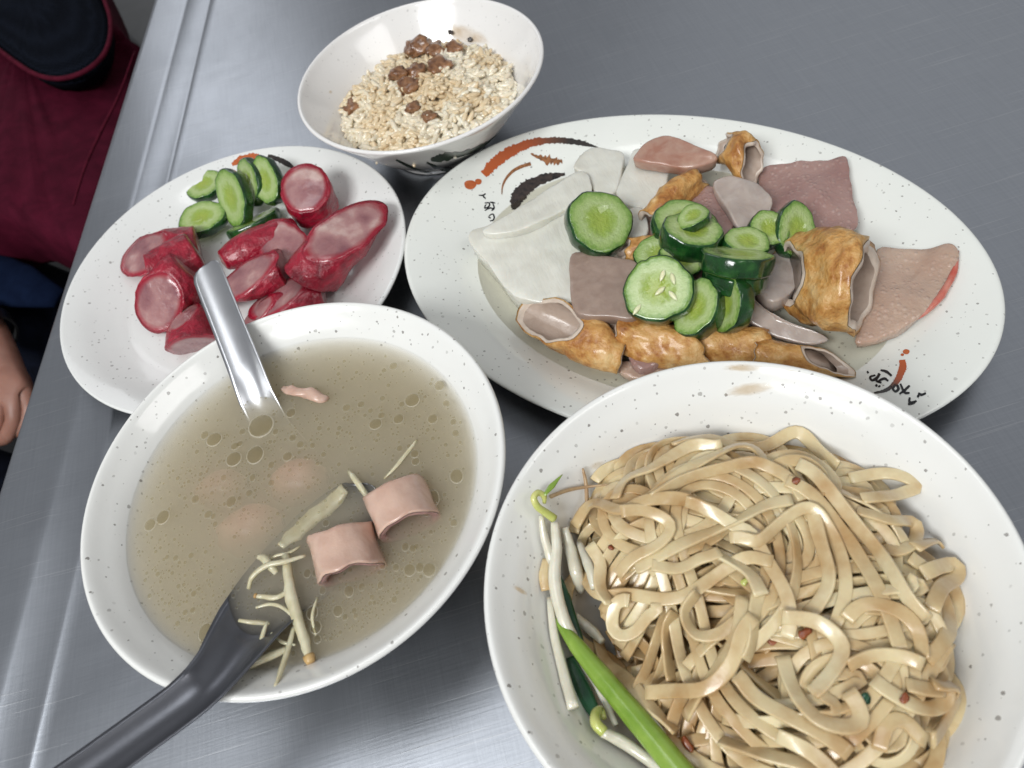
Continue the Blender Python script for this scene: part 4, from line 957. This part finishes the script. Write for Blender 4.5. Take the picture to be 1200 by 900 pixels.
cucumber(310, 211, .030, 31, (-.45, -.05, .88), .0050, 'cucumber slice next to the round sausage face', 5.3, .62, group=CG, rot=-1.15)
cucumber(296, 258, .016, 33, (-.35, .80, .45), .0048, 'cucumber slice lying low under the fan, rind showing', 6.1, .7, group=CG, rot=.5)

# ------------------------------------------------------------------ the oval plate's food
M['juice'] = liquid('plate_juice', (.965, .945, .88), 1.33).m
tag(lathe('broth_pool', [(0, .0088), (.3, .0088), (.6, .0088), (.70, .0088), (.728, .0090)], OC, M['juice'], n=120, a=.1558, b=.1112, rot=math.radians(139.3)), 'thin clear pool of braising juice in the oval plate', 'sauce')
RG, KG, FGp = 'radish pieces', 'meat slices on the oval plate', 'fried fishcake tubes'
def sl(name, outline, z, th, mat, label, cat, group, **kw): return tag(slab(name, outline, z, th, M[mat], **kw), label, cat, group)
sl('radish_slab', [(548, 277), (575, 262), (610, 247), (650, 232), (690, 240), (705, 270), (690, 310), (676, 350), (640, 354), (603, 346), (576, 314)], [.024]*3+[.026]*3+[.024]*2+[.022]*3, .0155, 'daikon', 'largest white radish slab at the left of the oval plate', 'radish', RG, bevel=.0006, rough=.0006, sub=5)
sl('radish_slab', [(565, 270), (600, 248), (645, 219), (677, 201), (688, 203), (693, 215), (690, 231), (660, 246), (628, 262), (595, 272)], .0290, .010, 'daikon', 'long radish slab leaning on the largest slab', 'radish', RG, bevel=.0005, rough=.0005, sub=5)
sl('radish_piece', [(672, 194), (690, 173), (712, 174), (729, 177), (731, 190), (722, 222), (700, 228), (688, 206)], .026, .015, 'daikon', 'grey white radish piece behind the long slab', 'radish', RG, bevel=.001, sub=4)
sl('radish_piece', [(737, 188), (744, 174), (765, 178), (783, 196), (778, 222), (760, 243), (738, 240), (722, 224)], .025, .014, 'daikon', 'radish piece between the grey one and the fried tube', 'radish', RG, bevel=.001, sub=4)
sl('radish_piece', [(738, 244), (754, 244), (760, 268), (748, 282), (732, 275), (730, 256)], .026, .015, 'daikon', 'small radish corner just right of the lone cucumber slice', 'radish', RG, bevel=.001, sub=4)
sl('jelly_square', [(670, 297), (700, 298), (728, 302), (748, 309), (756, 340), (746, 370), (712, 370), (675, 366), (668, 330)], .0335, .008, 'konjac', 'grey brown jelly square in front of the lone cucumber slice', 'jelly', None, bevel=.0008, rough=.0003, sub=5)
sl('meat_slice', [(743, 184), (750, 170), (766, 160), (790, 159), (815, 168), (840, 181), (836, 190), (812, 196), (780, 193)], [.036, .037, .037, .037, .037, .036, .034, .033, .034], .0085, 'pink_skin', 'pink skinned slice at the far edge of the heap', 'meat', KG, bevel=.0012, rough=.0005, warp=.0035)
sl('meat_slice', [(889, 198), (915, 193), (945, 191), (970, 188), (991, 185), (997, 210), (1002, 235), (1005, 262), (985, 275), (955, 285), (925, 275), (900, 245)], [.021, .022, .023, .024, .025, .024, .022, .021, .020, .019, .019, .020], .0065, 'pink_dark', 'wide dusky pink slice at the far right of the heap', 'meat', KG, bevel=.0008, rough=.0007, sub=5, warp=.0035)
o = sl('meat_slice', [(1028, 293), (1060, 292), (1086, 291), (1112, 285), (1124, 292), (1119, 318), (1104, 345), (1083, 367), (1052, 386), (1008, 400), (1004, 388), (1015, 360), (1022, 325)], [.0185, .019, .0205, .024, .0245, .0225, .021, .0195, .018, .0165, .0165, .017, .018], .0065, 'pink', 'pale pink slice with a red rim, rightmost on the plate', 'meat', KG, bevel=.0010, rough=.0007, sub=4, warp=.0035)
def rim_band(pts, r, name, mat, parent):
    path_tube(name, [at(*p) for p in pts], r, M[mat], parent, 8, 5, .8, .2)
k = NT('red_rind'); M['red_rind'] = k.set(k.ramp(k.noise(120, 4, k.coord()), [(.35, (.50, .10, .07)), (.7, (.56, .26, .20))]), .2, coat=.5, sss=.3, sss_r=(.004, .002, .001), sss_s=1.0)
rim_band([(1123, 294, .0232), (1118, 318, .0212), (1103, 346, .0196), (1082, 367, .0182), (1064, 378, .0172)], [.0005, .0016, .0019, .0016, .0004], 'red_rim', 'red_rind', o)
sl('fat_slice', [(835, 216), (848, 207), (872, 209), (893, 219), (905, 240), (895, 258), (872, 270), (856, 255)], [.032, .033, .033, .031, .029, .028, .028, .030], .006, 'clear', 'translucent pale fat slice behind the cucumber heap', 'meat', KG, bevel=.001, rough=.0006, warp=.0035)
sl('fat_slice', [(866, 338), (880, 350), (902, 366), (930, 380), (960, 390), (970, 397), (950, 403), (918, 397), (888, 384), (864, 366)], [.024, .024, .024, .022, .021, .020, .019, .019, .020, .022], .006, 'clear', 'translucent crescent slice in front of the big fried tube', 'meat', KG, bevel=.001, rough=.0004, warp=.0035)
sl('fat_slice', [(900, 300), (930, 295), (945, 310), (925, 345), (900, 352), (885, 330)], .026, .010, 'clear', 'pale slice tucked between cucumbers and the big fried tube', 'meat', KG, bevel=.001)
sl('meat_slice', [(740, 372), (762, 372), (780, 395), (778, 420), (750, 432), (735, 410)], .019, .010, 'pink_dark', 'brown pink slice under the front fried pieces', 'meat', KG)
sl('meat_slice', [(720, 425), (760, 422), (800, 428), (850, 430), (880, 436), (840, 446), (770, 446), (735, 440)], .014, .006, 'pink', 'flat pink slice behind the rim of the noodle bowl', 'meat', KG)
sl('meat_slice', [(825, 215), (845, 225), (860, 262), (840, 285), (815, 262), (812, 230)], .027, .012, 'pink_dark', 'dusky slice between back fried tube and fat slice', 'meat', KG)
sl('meat_slice', [(760, 255), (800, 250), (860, 270), (900, 300), (890, 340), (840, 372), (790, 370), (750, 345), (742, 290)], .022, .014, 'pink_dark', 'meat slice almost buried under the cucumber heap', 'meat', KG, bevel=.003, rough=.0012)

def fried(A, B, ra, rb, hint, nA, nB, label, seed, hollow=.72, prof=None, bend=None, ragged=.004, rough=.0016, minc=.5):
    A, B = V(A), V(B); t_ = thing('fishcake_tube', (A+B)/2-V((0, 0, min(ra, rb))), label, 'fishcake', FGp)
    cut_tube(A, B, ra, rb, hint, nA, nB, prof or [1, 1.02, 1], bend, hollow, rough, 48, 18, seed, M['fried'], M['fishcake'], t_, ('fried_skin', 'cut_edge'), ragged, .0012, minc=minc, plug=True, wall=M['fishcake_shade'])
    return t_
s_ = lambda x, y, z, n: n*mpp(at(x, y, z))
fried(at(643, 375, .0225), at(728, 419, .0165), s_(640, 375, .02, 27), s_(640, 375, .02, 27), cdir(.5, .85, .2), cdir(-.36, .30, .88), cdir(.9, -.2, .1), 'fried tube with its open end facing left at the front', 1, .80, [1.0, 1.04, 1.0, .7], None, .002, .0012, .40)
fried(at(718, 392, .0225), at(822, 412, .0195), s_(760, 400, .02, 25), s_(760, 400, .02, 17), cdir(.2, .95, .1), cdir(-.95, .1, .2), cdir(.9, .3, .1), 'golden fried piece beside the left tube', 2, .6, [.95, 1.05, 1.0, .9], None, .004)
fried(at(800, 399, .018), at(902, 410, .0165), s_(840, 400, .02, 25), s_(840, 400, .02, 17), cdir(.1, .95, .1), None, cdir(.85, .1, .3), 'long fried piece under the cucumber heap', 3, .6, [1, 1, 1.05, .9])
fried(at(885, 417, .0180), at(970, 424, .0170), s_(930, 425, .015, 19), s_(930, 425, .015, 17), cdir(.2, .9, .3), None, cdir(.30, .50, .81), 'narrow fried tube cut open beside the noodle bowl rim', 4, .78, [.95, 1.05, 1.0, .9], None, .002, .0012, .36)
fried(at(1010, 337, .0370), at(922, 322, .0275), s_(1010, 335, .03, 57), s_(1010, 335, .03, 52), cdir(.33, .94, .1), cdir(.80, -.16, .58), cdir(-.95, .05, .1), 'biggest fried tube with its oval opening facing right', 5, .74, [.98, 1.02, .98, .70], V((0, 0, .002)), .004, .0020)
fried(at(881, 192, .0310), at(846, 172, .0300), s_(878, 190, .03, 25), s_(878, 190, .03, 21), cdir(.35, .9, .2), cdir(.66, -.16, .73), cdir(-.85, .45, .1), 'small curled fried tube at the far side of the plate', 6, .74, [1, .98, .9, .8], V((0, 0, .003)), .003)
fried(at(760, 262, .026), at(818, 208, .027), s_(790, 235, .025, 24), s_(790, 235, .025, 18), cdir(.6, .75, .2), cdir(-.8, -.5, .2), cdir(.6, .7, .2), 'fried tube between the radish and the cucumber heap', 7, .62, [.85, 1.05, 1.0, .9])
fried(at(728, 294, .027), at(772, 290, .027), s_(750, 292, .027, 15), s_(750, 292, .027, 12), cdir(.1, .9, .2), cdir(-.9, .1, .3), cdir(.9, .1, .1), 'small brown fried bit under the lone cucumber slice', 8, .5)
# cucumbers
cucumber(704, 259, .0420, 40, (.18, .22, .955), .0065, 'lone round cucumber slice resting on the radish', 1.4, 1.0, rot=.4)
cucumber(771, 338, .0440, 42, (-.30, .18, .93), .0060, 'cucumber slice with loose pale seeds and a notched rim', 2.6, .98, seeds=[(.10, .36, 1.3), (.42, .28, 1.9), (.06, -.10, .75), (.42, -.22, 2.3), (-.52, -.62, 1.0)], notch=.10, rot=-.1)
cucumber(804, 259, .0380, 40, (.10, .50, .86), .0050, 'back cucumber slice behind the curled one', 3.3, .85)
cucumber(812, 268, .0470, 36, (.06, .66, .75), .0085, 'curled cucumber slice folded over on the heap', 4.2, .92, bend=.10)
cucumber(812, 252, .0515, 21, (-.35, .50, .79), .0035, 'folded flap of cucumber on top of the curled slice', 4.9, .8, bend=-.25, rot=.5)
cucumber(772, 296, .0350, 30, (-.35, .35, .87), .0045, 'cucumber slice half hidden left of the curled slice', 5.6, .9)
cucumber(800, 302, .0400, 28, (.0, .35, .93), .0045, 'cucumber slice buried in the middle of the heap', 6.6, .9)
cucumber(862, 319, .0405, 37, (.02, .90, .43), .0060, 'lower dark cucumber slice of the flat pair', 7.1, .9)
cucumber(864, 297, .0480, 43, (.06, .93, .36), .0065, 'topmost flat cucumber slice with white wet face', 8.0, .95, rot=.2)
cucumber(902, 267, .0370, 25, (.10, .30, .95), .0045, 'small round cucumber slice right of the heap', 9.2, .95)
cucumber(934, 269, .0330, 35, (.28, .10, .955), .0045, 'tall oval cucumber slice rightmost on the heap', 10.4, .76, rot=-1.75)
cucumber(876, 282, .0400, 28, (.05, .55, .83), .0045, 'cucumber slice peeping out behind the flat pair', 11.3, .85)
cucumber(815, 360, .0370, 37, (-.62, .20, .75), .0075, 'steeply tilted cucumber slice at the front of the heap', 12.5, .74, rot=1.05)
cucumber(849, 357, .0365, 36, (-.90, -.05, .42), .0060, 'edge on cucumber slice standing under the flat pair', 13.1, .8, rot=1.2)

# ------------------------------------------------------------------ beyond the table's edge
bag = thing('bag', at(60, 150, -.12), 'dark red cloth bag with a black mesh panel beside the table edge', 'bag')
slab('bag_body', [(-160, -140), (20, -160), (100, -60), (135, 22), (163, 52), (190, 90), (170, 200), (120, 290), (60, 272), (0, 248), (-80, 240), (-160, 100)], [-.16, -.16, -.15, -.135, -.15, -.17, -.16, -.15, -.14, -.13, -.13, -.14], .10, M['red'], bag, bevel=.02, bulge=.02, rough=.004, sub=6)
mp_out = [(-120, -120), (20, -130), (95, -50), (118, 0), (126, 28), (120, 58), (100, 78), (72, 88), (44, 84), (20, 70), (-10, 48), (-60, 20)]
slab('mesh_panel', mp_out, -.105, .03, M['mesh'], bag, bevel=.012, bulge=.012, rough=.001, sub=6)
path_tube('piping', [at(x, y, -.106) for x, y in ((-90, 0), (-60, 18), (-10, 52), (20, 74), (44, 88), (72, 92), (102, 82), (124, 60), (130, 28), (121, -4), (98, -55))], [.0028]*3, M['piping'], bag, 10, 6)
path_tube('seam', [at(x, y, -.125) for x, y in ((158, 60), (140, 110), (118, 155), (100, 195), (86, 240))], [.001, .0018, .0012], M['piping'], bag, 8, 6)
bench = slab('bench_seat', [(118, -40), (240, -60), (200, 60), (170, 64), (130, 25)], -.42, .05, M['panel'], None, bevel=.004, rough=0, sharp=True)
tag(bench, 'plain grey seat glimpsed between red bag and table', 'bench')

person = thing('person', at(10, 430, -.30), 'person in dark navy trousers with a steel watch, hand resting in lap', 'person')
def limb(name, P, r, mat, parent, n=20, flat=.9): return path_tube(name, P, r, M[mat], parent, n, 6, flat, .06)
limb('trousers', [at(-420, 240, -.30), at(-200, 300, -.29), at(0, 360, -.29), at(110, 420, -.32), at(160, 500, -.45), at(170, 560, -.66)], [.085, .082, .075, .065, .055, .05], 'navy', person)
limb('trousers', [at(-420, 560, -.32), at(-200, 580, -.31), at(-40, 600, -.31), at(60, 640, -.34), at(110, 700, -.5), at(120, 760, -.66)], [.085, .08, .072, .062, .054, .05], 'navy', person)
limb('shirt_hem', [at(-120, 300, -.205), at(-40, 318, -.195), at(20, 335, -.20), at(70, 350, -.215)], [.03, .034, .028, .012], 'blue', person, flat=.4)
# forearm, palm and five fingers as one skinned surface
def hand():
    A = lambda x, y, z: at(6+(x-6)*.86-10, 405+(y-405)*.86, z)
    e = []; v = []; r = []
    def add(p, rad, par=None):
        v.append(p); r.append(rad*.88)
        if par is not None: e.append((par, len(v)-1))
        return len(v)-1
    a0 = add(A(-150, 250, -.19), .030); a1 = add(A(-70, 320, -.20), .027, a0); a2 = add(A(-8, 378, -.205), .022, a1)
    w = add(A(6, 405, -.207), .021, a2); p1 = add(A(14, 430, -.208), .024, w); p2 = add(A(18, 458, -.210), .026, p1)
    for q, (pts, rad) in enumerate((([(44, 468, -.214), (52, 492, -.222), (44, 516, -.232), (28, 526, -.238)], .0088), ([(28, 482, -.212), (30, 506, -.222), (20, 530, -.236), (4, 536, -.242)], .0092),
                                    ([(10, 486, -.212), (8, 510, -.222), (-4, 530, -.236), (-18, 532, -.242)], .0088), ([(-8, 484, -.214), (-14, 502, -.222), (-24, 516, -.234), (-36, 514, -.240)], .0078))):
        k = add(A(*pts[0]), rad*1.25, p2)
        for c in pts[1:]: k = add(A(*c), rad*(1.0 if c is not pts[-1] else .78), k)
    k = add(A(-14, 432, -.200), .012, p1); k = add(A(-24, 462, -.196), .0105, k); k = add(A(-20, 488, -.198), .0088, k)
    me = bpy.data.meshes.new('forearm_and_hand'); org = wloc(person)
    me.from_pydata([p-org for p in v], e, []); o = bpy.data.objects.new('forearm_and_hand', me); COL.objects.link(o); o.parent = person
    md = o.modifiers.new('skin', 'SKIN'); md.use_smooth_shade = True
    for i, q in enumerate(r): me.skin_vertices[0].data[i].radius = (q, q*.8)
    me.skin_vertices[0].data[0].use_root = True
    sb = o.modifiers.new('sub', 'SUBSURF'); sb.levels = 2; sb.render_levels = 2
    me.materials.append(M['skin']); return o
_tmp = bpy.data.meshes.new('t')
try:
    hand()
except Exception:
    # skin layer needs the modifier made through an operator
    for o in [o for o in bpy.data.objects if o.name.startswith('forearm_and_hand')]: bpy.data.objects.remove(o)
    raise
watch = thing('wristwatch', at(4, 392, -.195), 'black wristwatch with steel clasp on the wrist beside the table', 'watch')
wc = at(-10, 389, -.206); wa = (at(6, 405, -.207)-at(-8, 378, -.205)).normalized()
e1 = wa.orthogonal().normalized(); e2 = wa.cross(e1); vs = []
for t_, rr in ((-.009, .0235), (-.009, .0262), (.009, .0262), (.009, .0235)):
    for j in range(36): a = 2*PI*j/36; vs.append(wc+wa*t_+e1*(math.cos(a)*rr)+e2*(math.sin(a)*rr*.86))
fixnormals(mk('strap', vs, grid_faces(4, 36), M['black'], watch, smooth=False))
tu = (V((0, 0, 1))+R_*.1); tu = (tu-wa*tu.dot(wa)).normalized(); ts = wa.cross(tu)
def box(name, c, hx, hy, hz, ax, ay, az, mat, parent):
    vs = [c+ax*(sx*hx)+ay*(sy*hy)+az*(sz*hz) for sx in (-1, 1) for sy in (-1, 1) for sz in (-1, 1)]
    o = mk(name, vs, [(0, 1, 3, 2), (4, 6, 7, 5), (0, 4, 5, 1), (2, 3, 7, 6), (0, 2, 6, 4), (1, 5, 7, 3)], mat, parent, smooth=False)
    bm = bmesh.new(); bm.from_mesh(o.data); bmesh.ops.recalc_face_normals(bm, faces=bm.faces); bmesh.ops.bevel(bm, geom=bm.edges[:], offset=min(hx, hy, hz)*.4, segments=2, affect='EDGES'); bm.to_mesh(o.data); bm.free(); return o
box('case', wc+tu*.0245, .016, .014, .0045, wa, ts, tu, M['chrome'], watch)
box('face', wc+tu*.0282, .0135, .0118, .0016, wa, ts, tu, M['black'], watch)
box('clasp', wc+ts*.0262+wa*.002, .009, .0018, .007, wa, ts, tu, M['chrome'], watch)
